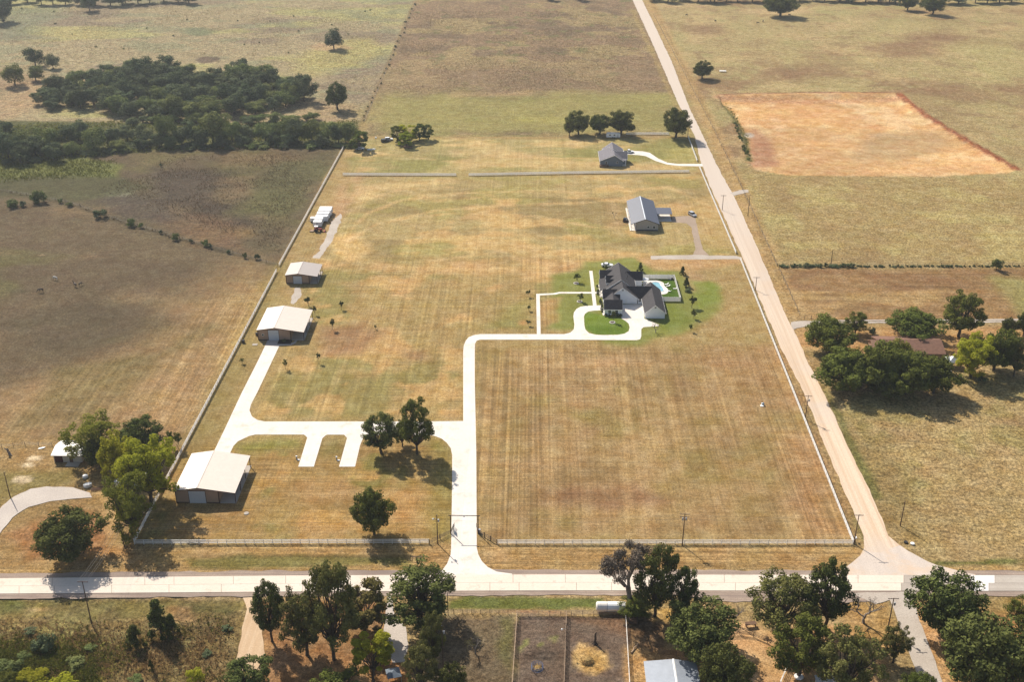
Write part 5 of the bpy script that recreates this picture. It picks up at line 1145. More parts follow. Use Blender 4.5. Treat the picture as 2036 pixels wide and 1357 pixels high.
tree('shrub', 1948, 757, 26, 738, 'dark round shrub in front of the bright tree', name='bush', cat='bush')
tree('shrub', 1733, 664, 18, 650, 'small shrub by the drive behind the ranch house', name='bush', cat='bush'); tree('shrubg', 1981, 536, 24, 511, 'green bush on the fence line of the right fields', name='bush', cat='bush')
for i, x in enumerate(list(range(1552,1690,10)) + list(range(1694,2040,9))):
    rnd = random.Random(i); tree('shrub', x+rnd.uniform(-3,3), 530+rnd.uniform(-0.5,1), rnd.uniform(10,18) if x < 1700 else rnd.uniform(5,11), 530-rnd.uniform(4,9) if x < 1700 else 529-rnd.uniform(1.5,4), 'small dark shrub in the overgrown fence line', 'shrubs in the overgrown fence line', name='bush', cat='bush')
# --- behind the lots
tree('openo', 1132, 270, 26, 236, 'small yellowish tree left of the dark clump by the white trailer')
tree('oak', 1150, 267, 48, 220, 'dark tree, leftmost of the clump by the white trailer'); tree('oak', 1192, 266, 48, 228, 'dark tree in the middle of the clump by the white trailer'); tree('oak', 1234, 268, 58, 219, 'dark tree, right of the clump by the white trailer')
tree('oak', 1344, 274, 62, 216, 'dark round tree beside the gravel road')
tree('oak', 1396, 156, 42, 121, 'lone dark tree in the top right field'); 
tree('wood', 664, 96, 44, 54, 'lone dark tree in the top left pasture'); tree('oak', 671, 218, 48, 165, 'round dark tree right of the wood, near the fence line')
WB = 'green willows by the north fence'
for cx, by, w, ty, k, lb in ((790,282,26,250,'willow','leftmost green willow of the bright clump'),(808,290,34,262,'willowb','bright yellow-green willow in front of the clump'),(812,280,34,246,'willowb','tall pale green willow in the middle of the clump'),(834,279,26,246,'willow','tall dark green willow right of the middle'),(852,277,24,248,'willow','rightmost green willow of the clump')): tree(k, cx, by, w, ty, lb, WB)
tree('woodl', 694, 284, 44, 241, 'green tree where the left fence meets the creek'); tree('willow', 716, 297, 36, 260, 'rounded green tree beside the parked cars at the back', v=0)
# --- creek belt and wood
CG = 'trees along the creek'; cr = random.Random(17)
for cx, by, w, ty, k in ((18,316,60,262,'wood'),(10,280,50,240,'wood'),(50,298,60,255,'woodl'),(95,300,56,252,'woodl'),(70,310,60,268,'wood'),(130,290,56,248,'wood'),(187,300,48,254,'woodl'),(160,278,50,236,'wood'),(225,288,50,252,'wood'),(255,280,44,250,'wood'),(236,298,44,276,'woodl'),(290,282,50,246,'wood'),(335,286,46,226,'woodl'),(318,290,40,262,'wood'),(360,288,40,250,'wood'),(385,284,44,240,'wood'),(425,284,68,220,'woodl'),(400,290,36,258,'wood'),(465,280,40,240,'woodl'),(495,280,46,246,'wood'),(525,280,44,243,'woodl'),(560,278,40,240,'woodl'),(590,282,46,234,'wood'),(620,280,46,238,'woodl'),(650,282,40,240,'woodl'),(675,284,36,246,'wood'),(545,286,40,260,'wood'),(440,292,40,268,'wood'),(40,322,50,286,'wood'),(110,318,44,284,'wood'),(0,300,40,250,'woodl'),(480,288,36,264,'wood'),(575,288,34,264,'wood'),(280,294,36,272,'wood'),(345,294,36,270,'woodl'),(640,290,34,266,'wood'),(140,306,36,282,'woodl')):
    tree(k, cx+cr.uniform(-4,4), by, w, ty, '%s %s tree in the creek belt, %s' % ('tall' if by-ty > 42 else 'low', 'dark' if k == 'wood' else 'light green', 'at the left edge' if cx < 60 else 'above the green marsh' if cx < 200 else 'below the left part of the wood' if cx < 330 else 'below the middle of the wood' if cx < 470 else 'below the right end of the wood' if cx < 600 else 'towards the left fence end'), CG)
for i in range(46):
    x = cr.uniform(0, 700); y = np.interp(x, [0,120,250,700],[326,312,297,290])+cr.uniform(-6,4); tree('shrubg' if cr.random() < 0.5 else 'shrub', x, y, cr.uniform(18,34), y-cr.uniform(6,12), 'low bush at the foot of the creek trees', 'bushes along the creek', name='bush', cat='bush')
WGp = 'trees of the dense wood on the left'
wood_poly = [(74,220),(88,190),(150,164),(200,148),(240,144),(330,148),(440,154),(540,162),(600,178),(618,194),(585,212),(560,224),(480,230),(440,236),(330,238),(250,234),(215,219),(190,215)]
wp = [(p.x,p.y) for p in GP(wood_poly)]; placed = []; wr = random.Random(5)
for i in range(22):
    x = 262+i*17+wr.uniform(-8,8); y = np.interp(x, [130,250,450,650],[236,246,246,236])+wr.uniform(-4,4); w = wr.uniform(18,36); tree('woodl' if wr.random() < 0.75 else 'wood', x, y, w, y-w*wr.uniform(0.35,0.6), 'scrubby low tree in the gap between the wood and the creek belt', 'scrub between wood and creek')
bx0, bx1 = min(p[0] for p in wp), max(p[0] for p in wp); by0, by1 = min(p[1] for p in wp), max(p[1] for p in wp)
for _ in range(6000):
    x, y = wr.uniform(bx0,bx1), wr.uniform(by0,by1)
    if poly_sd(np.array([x]), np.array([y]), wp)[0] < 1.0 or any((x-a)**2+(y-b)**2 < 8.6**2 for a, b in placed): continue
    placed.append((x,y))
def wood_label(k, x, y):
    e = poly_sd(np.array([x]), np.array([y]), wp)[0]; ym = (by0+by1)/2
    where = ('in the middle' if e > 14 else 'on the near edge' if y < ym else 'on the far edge'); u = (x-bx0)/(bx1-bx0)
    return '%s tree %s of the dense wood, %s part' % ('dark' if k == 'wood' else 'lighter green', where, ('far left','left','middle','right','far right')[min(4, int(u*5))])
for x, y in placed:
    TREE_N[0] += 1; k = 'wood' if wr.random() < 0.72 else 'woodl'; pr = PR[k][TREE_N[0] % len(PR[k])]; s = wr.uniform(1.15,1.9)
    o = empty('tree', (x,y,-0.2), wood_label(k, x, y), 'tree', WGp, rz=wr.uniform(0,6.28), sc=(s,s,s*wr.uniform(0.46,0.86))); link('trunk', pr['trunk'], o); link('crown', pr['crown'], o)
tree('wood', 605, 200, 52, 146, 'dark round tree at the right end of the wood')
tree('wood', 70, 130, 44, 92, 'larger of two dark trees at the far left, behind the wood'); tree('wood', 106, 135, 28, 105, 'smaller of two dark trees at the far left, behind the wood')
tree('woodl', 30, 168, 46, 126, 'bushy light green tree at the far left'); tree('woodl', 72, 160, 40, 130, 'bushy light green tree right of the far left one')
tree('wood', 6, 42, 56, -14, 'dark tree cut by the top left corner'); tree('wood', 178, 20, 34, -24, 'dark tree on the top edge at the left')
TG = 'far trees along the top edge'
for i, (x0, x1, y) in enumerate(((-30,130,6),(130,260,9),(250,392,5),(1300,1420,3),(1420,1530,4),(1590,1790,3),(1780,2060,5))):
    rnd = random.Random(i+40); x = x0
    while x < x1:
        tree('wood', x, y+rnd.uniform(-3,2), rnd.uniform(30,46), y-rnd.uniform(22,34), 'far tree in the row along the top edge', TG); x += rnd.uniform(22,34)
tree('oak', 1552, 32, 66, -8, 'dark spreading tree with cattle under it at the top edge'); tree('oak', 1804, 20, 36, -12, 'left of two dark trees at the top right edge'); tree('oak', 1854, 28, 46, -8, 'right of two dark trees at the top right edge')
tree('wood', 1090, -1, 30, -26, 'far tree whose shadow falls on the north field at the top edge'); tree('wood', 1150, -1, 28, -26, 'far tree whose shadow falls on the north field, right-hand one')
# bushes on the west pasture fence line and scattered
for cx, by, w, ty, k in ((24,411,34,392,'shrubg'),(46,410,20,396,'shrub'),(78,402,38,372,'shrubg'),(120,403,14,392,'shrubg'),(138,410,18,399,'shrubg'),(200,432,34,410,'shrub'),(262,449,24,430,'shrubg'),(280,452,14,440,'shrubg'),(350,476,22,460,'shrubg'),(408,489,18,474,'shrubg'),(418,493,14,481,'shrub'),(487,513,12,500,'shrubg'),(512,515,14,501,'shrub'),(320,464,12,455,'shrub'),(380,482,10,473,'shrub'),(455,503,12,494,'shrub'),(320,330,10,322,'shrub')):
    tree(k, cx, by, w*0.85, by-(by-ty)*0.85, 'dark bush on the old fence line in the west pasture', 'bushes on the west pasture fence line', name='bush', cat='bush')
fr = random.Random(77)
for i in range(26):
    t = i/25; x, y = 722+(826-722)*t, 240+(8-240)*t; tree('shrub', x+fr.uniform(-3,3), y+fr.uniform(-2,2), fr.uniform(3,6.5), y-fr.uniform(1.5,3.5), 'small weedy bush on the fence line between the top pastures', 'bushes on the top fence line', name='bush', cat='bush')
for i in range(20):
    x, y = fr.uniform(0,760), fr.uniform(15,105)
    if 640 < x < 690 and y > 50: continue
    w = fr.uniform(3,6); tree('shrub' if fr.random() < .6 else 'shrubg', x, y, w, y-w*0.5, 'tiny weed clump in the top left pasture', 'weed clumps in the top left pasture', name='weed_clump', cat='weeds')
for i in range(16):
    t = fr.random()**0.7; x, y = 1447+42*t, 212+105*t; tree('shrubg', x+fr.uniform(-3,3), y, fr.uniform(5,11), y-fr.uniform(3,7), 'green weed bush on the left edge of the red dirt pad', 'weed bushes beside the dirt pad', name='bush', cat='bush')
# young trees on the lots and round the house
for cx, by, w, ty, k, lb in ((613,609,16,588,'sapling','young dark tree behind the middle barn, tallest'),(626,626,10,608,'sapling','young dark tree at the corner of the middle barn'),(679,616,12,598,'sapling','young round tree, farthest right of those by the barns'),(661,656,13,634,'sapling','young tree on the bare brown patch'),(633,722,10,700,'sapling','young dark tree above the concrete drive'),(568,734,12,712,'saplingg','young green tree beside the barn drive'),(481,724,11,712,'saplingg','young green tree by the left white fence'),(747,655,6,645,'saplingg','tiny sapling in the middle of the lot'),
                             (1147,562,17,543,'saplingg','young tree in a stone ring, upper left of the farmhouse'),(1153,600,16,581,'saplingg','young tree in a stone ring beside the footpath'),(1219,641,12,618,'saplingg','young tree in a stone ring in front of the farmhouse'),(1050,590,10,576,'sapling','young tree left of the path, upper of three'),(1051,618,10,606,'sapling','young tree left of the path, middle of three'),(1050,648,11,636,'sapling','young tree left of the path, lowest of three'),
                             (1376,613,20,588,'sapling','young dark tree right of the pool fence, largest'),(1380,634,14,614,'saplingg','young green tree right of the pool fence, below the largest'),(1374,660,10,644,'saplingg','small thin tree at the edge of the house lawn'),(1303,662,18,640,'bare','pinkish bare sapling in front of the garage'),(1221,435,10,420,'bare','reddish bare sapling left of the slate blue roof')):
    tree(k, cx, by, w, ty, lb, 'young planted trees', name='sapling')
for cx, by, w, ty, lb in ((1273,541,14,521,'dark cone-shaped evergreen behind the farmhouse'),(1357,546,13,529,'dark cone-shaped evergreen beyond the pool fence'),(1364,570,15,551,'broader evergreen beyond the pool fence, below the cone-shaped one'),(1205,537,9,527,'small green evergreen by the white car behind the farmhouse')): tree('cedar' if cx != 1205 else 'cedarg', cx, by, w, ty, lb, 'evergreens round the farmhouse', name='evergreen')
tree('shrub', 1369, 580, 16, 572, 'dark spreading shrub right of the pool fence', name='bush', cat='bush')
hr = random.Random(9)
for i, (x, y) in enumerate([(28.0,376.9),(29.3,376.8),(30.8,376.9),(32.2,376.8),(33.4,376.9),(26.9,380),(26.8,382),(26.7,388.5),(26.7,390.5),(26.0,396),(26.1,398.6),(26.1,403.2),(50.6,380),(50.7,382.3),(50.6,385),(50.6,388),(26.9,384.6),(26.9,386.4),(41.6,396.8)]):
    TREE_N[0] += 1; pr = PR['shrub'][i % 3]; s = hr.uniform(0.26,0.42); o = empty('bush', (x,y,-0.05), 'small clipped bush against the farmhouse wall', 'bush', 'bushes round the farmhouse', rz=hr.uniform(0,6), sc=(s,s,s*1.4)); link('crown', pr['crown'], o); link('trunk', pr['trunk'], o)

# --- rough growth that nobody could count: dry weeds in the brush, tall grass in the ungrazed fields
def growth(name, region, n, h0, h1, m, seed, thr=0.0, sc=1/14, avoid=None):
    rng = np.random.default_rng(seed); pts = [(p.x, p.y) for p in GP(region)]; xs = [p[0] for p in pts]; ys = [p[1] for p in pts]
    x = rng.uniform(min(xs), max(xs), n*3); y = rng.uniform(min(ys), max(ys), n*3)
    k = (poly_sd(x, y, pts) > rng.uniform(0.5, 9, n*3)) & (fbm(x, y, sc, 3, off=seed) + rng.normal(size=n*3)*0.06 > thr)
    x, y = x[k][:n], y[k][:n]; cen = np.stack([x, y, np.zeros(len(x))], 1); N = len(x)
    V = []; T_ = []
    for j in range(5):       # each tuft is a handful of leaning blades
        a = rng.uniform(0, 6.28, N); h = rng.uniform(h0, h1, N); w = h*rng.uniform(0.35, 0.7, N); dx, dy = np.cos(a), np.sin(a); ln = rng.uniform(0.5, 1.6, N)*h
        o = cen + np.stack([dx*w*0.4, dy*w*0.4, np.full(N, -0.15)], 1)
        V.append(np.stack([o+np.stack([-dy*w/2, dx*w/2, 0*a], 1), o+np.stack([dy*w/2, -dx*w/2, 0*a], 1), o+np.stack([dx*ln+dy*w*0.3, dy*ln-dx*w*0.3, h+0.15], 1), o+np.stack([dx*ln-dy*w*0.3, dy*ln+dx*w*0.3, h*0.9+0.15], 1)], 1)); T_.append(rng.random(N))
    V = np.concatenate(V).reshape(-1, 3); M_ = len(V)//4; me = bpy.data.meshes.new(name); me.vertices.add(len(V)); me.vertices.foreach_set('co', V.astype(np.float32).ravel())
    me.loops.add(len(V)); me.loops.foreach_set('vertex_index', np.arange(len(V), dtype=np.int32)); me.polygons.add(M_); me.polygons.foreach_set('loop_start', (np.arange(M_)*4).astype(np.int32)); me.update(calc_edges=True)
    at = me.attributes.new('tone', 'FLOAT', 'POINT'); at.data.foreach_set('value', np.repeat(np.concatenate(T_), 4).astype(np.float32)); me.materials.append(m)
    return tag(link(name, me), kind='stuff')
L_DRY = leaf_mat('dry_weeds', A(142,120,80), A(214,184,128), 0.5); L_DRYP = leaf_mat('dull_weeds', A(104,88,70), A(150,128,98), 0.3); L_DRYG = leaf_mat('green_weeds', A(92,98,46), A(168,166,80), 0.3); L_STRAW = leaf_mat('pale_tall_grass', A(150,126,96), A(214,188,142), 0.3); L_SAGE = leaf_mat('grey_green_weeds', A(128,126,96), A(196,186,140), 0.3)
growth('dry_weeds', [(-40,1222),(300,1226),(480,1222),(474,1380),(-40,1380)], 3800, 0.12, 0.36, L_DRY, 3)
growth('green_weeds', [(-40,1270),(120,1264),(240,1285),(260,1330),(200,1380),(-40,1380)], 3600, 0.2, 0.55, L_DRYG, 5, 0.42); growth('green_weeds', [(-40,1215),(480,1215),(474,1380),(-40,1380)], 1500, 0.15, 0.45, L_DRYG, 7, 0.56, 1/7)
growth('tall_grass', [(800,20),(1255,20),(1335,185),(760,190)], 9000, 0.12, 0.34, L_STRAW, 9, 0.44, 1/20)
growth('tall_grass', [(-60,10),(815,10),(724,230),(640,240),(630,150),(440,118),(250,108),(60,170),(-60,235)], 6000, 0.15, 0.4, L_SAGE, 11, 0.5, 1/16); growth('tall_grass', [(-60,10),(815,10),(724,230),(640,240),(630,150),(440,118),(250,108),(60,170),(-60,235)], 5000, 0.12, 0.36, L_STRAW, 12, 0.46, 1/16)
growth('green_weeds', [(-40,240),(720,236),(700,294),(300,304),(-40,336)], 4000, 0.3, 0.8, L_DRYG, 13, 0.45); growth('green_weeds', [(-40,312),(235,312),(235,352),(-40,368)], 1800, 0.2, 0.5, L_DRYG, 15)
growth('green_weeds', [(1438,204),(1446,204),(1470,232),(1490,270),(1498,318),(1486,318),(1476,270)], 500, 0.3, 0.8, L_DRYG, 21)
growth('dry_weeds', [(554,524),(400,482),(240,434),(130,396),(-40,366),(-40,376),(130,406),(240,446),(400,492),(552,532)], 900, 0.3, 0.8, L_DRYP, 23)
growth('dry_weeds', [(300,310),(680,296),(560,510),(330,440),(180,380)], 3500, 0.12, 0.34, L_DRYP, 17, 0.5)
# ================================================================== VEHICLES, ANIMALS, SMALL THINGS
M_RED = mat('red_paint', A(178,34,38), 0.35, 0.08, spec=0.5); M_CARW = mat('white_car_paint', A(250,250,252,1.25), 0.25, 0.02, spec=0.6); M_CARD = mat('charcoal_car_paint', A(70,72,80), 0.25, 0.05, spec=0.6)
M_CARS = mat('silver_car_paint', A(206,208,212), 0.25, 0.03, spec=0.6); M_CARK = mat('black_car_paint', (0.012,0.012,0.014), 0.25, 0.05, spec=0.6); M_LIGHT = mat('headlight_lens', (0.8,0.8,0.78), 0.1, 0.02); M_TAIL = mat('tail_light', (0.4,0.01,0.01), 0.2, 0.02)
M_RIM = mat('wheel_rim', A(150,150,152), 0.35, 0.1, metal=0.6)
def wheel(par, x, y, r, w=0.24, axis='y'):
    rot = (math.pi/2,0,0) if axis == 'y' else (0,math.pi/2,0)
    t = MB().lathe([(r*0.55,-w/2),(r*0.93,-w/2),(r,-w*0.3),(r,w*0.3),(r*0.93,w/2),(r*0.55,w/2)], 14).build('wheel', M_BLACK, par, (x,y,r), rot=rot)
    MB().lathe([(r*0.55,-w*0.4),(r*0.55,w*0.4)], 10).build('rim', M_RIM, t); return t
def car(label, P, rz, paint, kind='suv', L=4.8, Wd=1.9, cat='car'):
    o = empty('parked_car' if kind != 'truck' else 'pickup_truck', P, label, cat, rz=rz); h = 1.02; hw = Wd/2
    prof = [(-L/2,0.35),(L/2,0.35),(L/2,0.75),(L/2-0.2,0.92),(L*0.22,h),(-L/2+0.05,h),(-L/2,0.9)]
    MB().prism(prof, -hw, hw).build('body', paint, o, bevel=0.08)
    if kind == 'suv': cab = [(-L*0.47,h-0.02),(L*0.22,h-0.02),(L*0.08,1.68),(-L*0.40,1.72)]
    elif kind == 'truck': cab = [(-L*0.12,h-0.02),(L*0.22,h-0.02),(L*0.10,1.78),(-L*0.08,1.80)]
    else: cab = [(-L*0.38,h-0.02),(L*0.22,h-0.02),(L*0.05,1.42),(-L*0.22,1.42)]
    MB().prism(cab, -hw+0.10, hw-0.10).build('cabin', M_GLASS, o, bevel=0.05)
    rx0, rx1, rzt = cab[3][0]-0.02, cab[2][0]+0.04, cab[2][1]
    MB().box(rx0,rx1,-hw+0.13,hw-0.13,rzt-0.02,rzt+0.07).build('roof', paint, o, bevel=0.03)
    for px_ in (cab[0][0]+0.15,(cab[0][0]+cab[1][0])/2-0.1,):
        for s in (-1,1): MB().box(px_,px_+0.1,s*(hw-0.11)-0.03,s*(hw-0.11)+0.03,h,rzt).build('pillar', paint, o)
    if kind == 'truck': MB().box(-L/2+0.15,-L*0.14,-hw+0.16,hw-0.16,h-0.01,h+0.02).build('cargo_bed', M_BLACK, o)
    for sx in (-0.31,0.31):
        for s in (-1,1): wheel(o, L*sx, s*(hw-0.08), 0.36)
    for s in (-1,1):
        MB().box(L/2-0.06,L/2+0.03,s*(hw-0.38)-0.16,s*(hw-0.38)+0.16,0.66,0.82).build('headlight', M_LIGHT, o); MB().box(-L/2-0.03,-L/2+0.05,s*(hw-0.3)-0.13,s*(hw-0.3)+0.13,0.68,0.88).build('tail_light', M_TAIL, o)
    return o
car('white pickup truck parked on the curved white drive by the cottage', G(1250,304), R(8), M_CARW, 'truck', 5.4, 1.95, 'truck')
car('grey car parked at the end of the brown gravel by the slate blue roof', G(1376.5,429), R(-62), M_CARS, 'suv', 4.7)
car('black utility vehicle parked left of the slate blue roof', G(1243.5,440), R(70), M_CARK, 'suv', 3.4, 1.7)
car('black car parked on the grass at the back, beside the willows', G(766,282), R(20), M_CARK, 'suv', 4.8)
car('white car parked on the grass at the back, beside the willows', G(773,279), R(10), M_CARW, 'suv', 4.6)
car('white car behind the farmhouse, half hidden by the roof', G(1207,530), R(-5), M_CARW, 'sedan', 4.7)
car('silver car under the dark trees near the creek corner', G(716,297.5), R(0), M_CARS, 'sedan', 4.6)
wb = empty('boat', G(738,297.5), 'small upturned white boat on the grass by the creek corner', 'boat', rz=0.2)
MB().add([(-2,-0.6,0),(1.6,-0.7,0),(2.6,0,0.1),(1.6,0.7,0),(-2,0.6,0),(-2,-0.35,0.45),(1.4,-0.4,0.5),(1.4,0.4,0.5),(-2,0.35,0.45)], [(0,1,6,5),(1,2,6),(2,7,6),(2,3,7),(3,4,8,7),(4,0,5,8),(5,6,7,8)]).build('hull', M_WHITE, wb); MB().box(-2.1,1.2,-0.05,0.05,0.44,0.56).build('keel', M_GREYMETAL, wb)
# --- row of white box trailers
def box_trailer(x0, x1, yc, h, label, wd=2.5, nose=0.0, front=1):
    o = empty('box_trailer', ((x0+x1)/2, yc, 0), label, 'trailer', 'white box trailers by the left fence'); L = x1-x0
    MB().box(-L/2,L/2,-wd/2,wd/2,0.55,h).build('box', M_CARW, o, bevel=0.06)
    MB().box(-L/2+0.06,L/2-0.06,-wd/2+0.06,wd/2-0.06,h-0.01,h+0.05).build('roof', M_WHITE, o)
    MB().box(-L/2+0.1,L/2-0.1,-wd/2+0.2,wd/2-0.2,0.4,0.54).build('chassis', M_BLACK, o)
    for yy in (-wd/2-0.02, wd/2-0.02): MB().box(-L/2,L/2,yy,yy+0.04,0.5,0.66).build('skirt', M_GREYMETAL, o)
    for sx in (-0.45,0.45):
        for s in (-1,1): wheel(o, sx, s*(wd/2-0.1), 0.36)
    MB().tube((-L/2,-0.5,0.5),(-L/2-1.2,0,0.5),0.05).tube((-L/2,0.5,0.5),(-L/2-1.2,0,0.5),0.05).build('tow_bar', M_BLACK, o)
    for s in (-0.55,0.55): MB().box(L/2-0.01,L/2+0.03,s-0.5,s+0.5,0.65,h-0.12).build('rear_door', M_DOORW, o)
    MB().box(-L*0.1,L*0.1,-wd/2-0.03,-wd/2+0.01,0.7,h-0.3).build('side_door', M_DOORW, o)
    return o
box_trailer(-97.0,-91.2,481.6,2.95,'white box trailer farthest back in the row'); box_trailer(-97.0,-91.1,478.8,2.9,'white box trailer, second from the back of the row')
box_trailer(-97.1,-91.4,475.4,2.85,'white box trailer in the middle of the row'); box_trailer(-97.1,-91.6,471.6,2.8,'white box trailer, fourth from the back of the row')
box_trailer(-97.0,-93.2,468.4,2.75,'shorter white box trailer, second from the red tractor'); box_trailer(-97.0,-93.2,465.2,2.6,'short white box trailer nearest the red tractor')
box_trailer(-99.4,-97.4,471.0,2.1,'small grey-white trailer standing out to the left of the row', 2.2)
# --- red tractor with canopy and implement
tr = empty('tractor', G(632,460.5), 'red tractor with white canopy in front of the white trailers', 'tractor', rz=0.0)
MB().prism([(0.2,0.7),(1.9,0.7),(1.95,1.25),(1.8,1.42),(0.2,1.5)], -0.42, 0.42).build('hood', M_RED, tr, bevel=0.06)
MB().box(-1.1,0.3,-0.35,0.35,0.55,1.0).build('chassis', M_BLACK, tr); MB().box(-0.9,-0.35,-0.28,0.28,1.0,1.2).box(-1.0,-0.86,-0.28,0.28,1.2,1.65).build('seat', M_BLACK, tr)
for s in (-1,1):
    wheel(tr, -0.7, s*0.85, 0.78, 0.42); wheel(tr, 1.45, s*0.68, 0.46, 0.28); MB().prism([(-1.5,1.2),(-1.35,1.62),(-0.7,1.72),(-0.1,1.5),(0.0,1.2),(-0.7,1.6)], s*0.85-0.25, s*0.85+0.25).build('fender', M_RED, tr)
MB().box(-1.35,0.25,-0.75,0.75,2.45,2.55).build('canopy', M_WHITE, tr)
for xx in (-1.2,0.1):
    for s in (-1,1): MB().tube((xx,s*0.62,1.2),(xx,s*0.66,2.46),0.035).build('canopy_post', M_BLACK, tr)
MB().tube((0.35,0,1.3),(0.05,0,1.55),0.03).build('steering_column', M_BLACK, tr)
MB().prism([(2.6,0.1),(3.3,0.1),(3.35,0.9),(3.2,0.25),(2.7,0.25)], -0.95, 0.95).build('loader_bucket', M_RED, tr); MB().box(0.9,2.8,-0.56,-0.46,0.75,0.9).box(0.9,2.8,0.46,0.56,0.75,0.9).build('loader_arm', M_RED, tr)
mw = empty('mower_deck', G(620.5,460.5), 'pale mower deck hitched behind the red tractor', 'mower'); MB().box(-0.8,0.8,-0.9,0.9,0.15,0.5).build('deck', M_TPIPE, mw, bevel=0.06); MB().box(-0.9,0.9,-0.06,0.06,0.5,0.62).build('frame', M_RED, mw)
for s in (-1,1): wheel(mw, -0.9, s*0.6, 0.2, 0.12)
# --- white trailer under the trees, camper on the left
def camper(label, P, rz, L, h, m=M_CARW):
    o = empty('camper_trailer', P, label, 'trailer', rz=rz); MB().prism([(-L/2,0.5),(L/2,0.5),(L/2,h-0.3),(L/2-0.35,h),(-L/2+0.5,h),(-L/2,h-0.7)], -1.2, 1.2).build('body', m, o, bevel=0.06)
    for k in range(2): MB().box(-L*0.3+k*L*0.32,-L*0.3+k*L*0.32+0.9,-1.23,-1.19,1.5,2.1).build('window', M_GLASS, o)
    MB().box(L*0.28,L*0.28+0.7,-1.23,-1.19,0.65,2.3).build('door', M_DOORW, o)
    for sx in (-0.4,0.5):
        for s in (-1,1): wheel(o, sx, s*1.08, 0.36)
    for k in range(2): MB().cbox((-L*0.2+k*L*0.35,0,h+0.1),(0.6,0.6,0.2)).build('roof_vent', M_GREYMETAL, o)
    return o
camper('white trailer parked under the dark trees behind the cottage', G(1219,273.5), 0, 7.6, 2.7); camper('white camper hidden under the bright green tree on the left', G(262,968), R(24), 9.0, 3.0)
# --- animals
def skin_animal(name, verts, edges, rad, m, root=0):
    me = bpy.data.meshes.new(name); me.from_pydata(verts, edges, []); me.materials.append(m); o = bpy.data.objects.new(name, me); C.objects.link(o)
    sk = o.modifiers.new('skin', 'SKIN'); o.modifiers.new('sub', 'SUBSURF').levels = 1; o.modifiers['sub'].render_levels = 2
    for i, s in enumerate(me.skin_vertices[0].data): s.radius = rad[i] if isinstance(rad[i], tuple) else (rad[i], rad[i]); s.use_root = (i == root)
    sk.use_smooth_shade = True; return o
M_HD = mat('dark_bay_coat', (0.020,0.015,0.012), 0.6, 0.25); M_HW = mat('grey_white_coat', A(226,222,214), 0.6, 0.1); M_HB = mat('brown_grey_coat', A(96,80,72), 0.6, 0.25)
def beast(label, P, rz, m, cow=False, graze=True, name='horse'):
    k = 0.8 if cow else 1.0; hl = 0.85 if cow else 1.05
    V = [(0,0,1.22),(0.62,0,1.25),(0.88,0,1.45 if not cow else 1.3),(-0.62,0,1.28),(-0.82,0,1.2)]      # belly, shoulder, neck base, croup, tail head
    if graze: V += [(1.25,0,0.95),(1.5,0,0.45),(1.72,0,0.18)]
    else: V += [(1.15,0,1.85),(1.3,0,2.1),(1.68,0,1.92)]
    Rr = [(0.30,0.32),(0.26,0.30),(0.19,0.2),(0.28,0.30),(0.14,0.14),(0.15,0.14),(0.13,0.13),(0.075,0.075)]
    E_ = [(0,1),(1,2),(0,3),(3,4),(2,5),(5,6),(6,7)]
    for s in (-1,1):   # legs: elbow/stifle, knee/hock, fetlock, hoof
        for bx_, par, dk, df in ((0.60,1,0.03,0.0),(-0.62,3,-0.16,0.10)):
            b = len(V); V += [(bx_+(0.06 if par == 3 else 0),s*0.19,0.82),(bx_+dk,s*0.19,0.48),(bx_+dk*0.8+0.0,s*0.19,0.14),(bx_+dk*0.5+0.03,s*0.19,0.0)]; Rr += [0.12 if par == 1 else 0.15,0.065,0.05,0.065]; E_ += [(par,b),(b,b+1),(b+1,b+2),(b+2,b+3)]
    b = len(V); V += [(-0.95,0,1.0),(-1.0,0,0.55)]; Rr += [0.05,0.07]; E_ += [(4,b),(b,b+1)]
    for s in (-1,1): q = len(V); V.append((V[6][0]-0.02,s*0.13,V[6][2]+0.2)); Rr.append(0.035); E_.append((6,q))
    o = skin_animal(name, [(x*k*1.0,y*k*(1.15 if cow else 1),z*k*(0.95 if cow else 1)) for x,y,z in V], E_, [tuple(v*k for v in r) if isinstance(r, tuple) else r*k for r in Rr], m)
    o.location = P; o.rotation_euler = (0,0,rz); return tag(o, label, 'cow' if cow else 'horse')
beast('dark horse grazing on the left, apart from the others', G(82,581), R(200), M_HD); beast('white horse grazing in the west pasture', G(111,557), R(160), M_HW); beast('dark horse with raised pale head in the west pasture', G(150,570), R(140), M_HB, graze=False); beast('dark foal right beside the horse with the raised head', G(160,568), R(60), M_HD).scale = (0.8,0.8,0.8)
for i, (x, y) in enumerate(((1364.5,31),(1422.5,43),(1507,47),(1517,43),(1569,31))):
    beast(('black cow grazing alone at the top edge, nearest the gravel road','black cow alone between the road and the top tree','black cow, left one of a pair at the top right','black cow, right one of a pair at the top right','black cow under the spreading top tree')[i], G(x,y), R(40+70*i), M_HD, cow=True, name='cow').scale = (1.3,1.3,1.3)
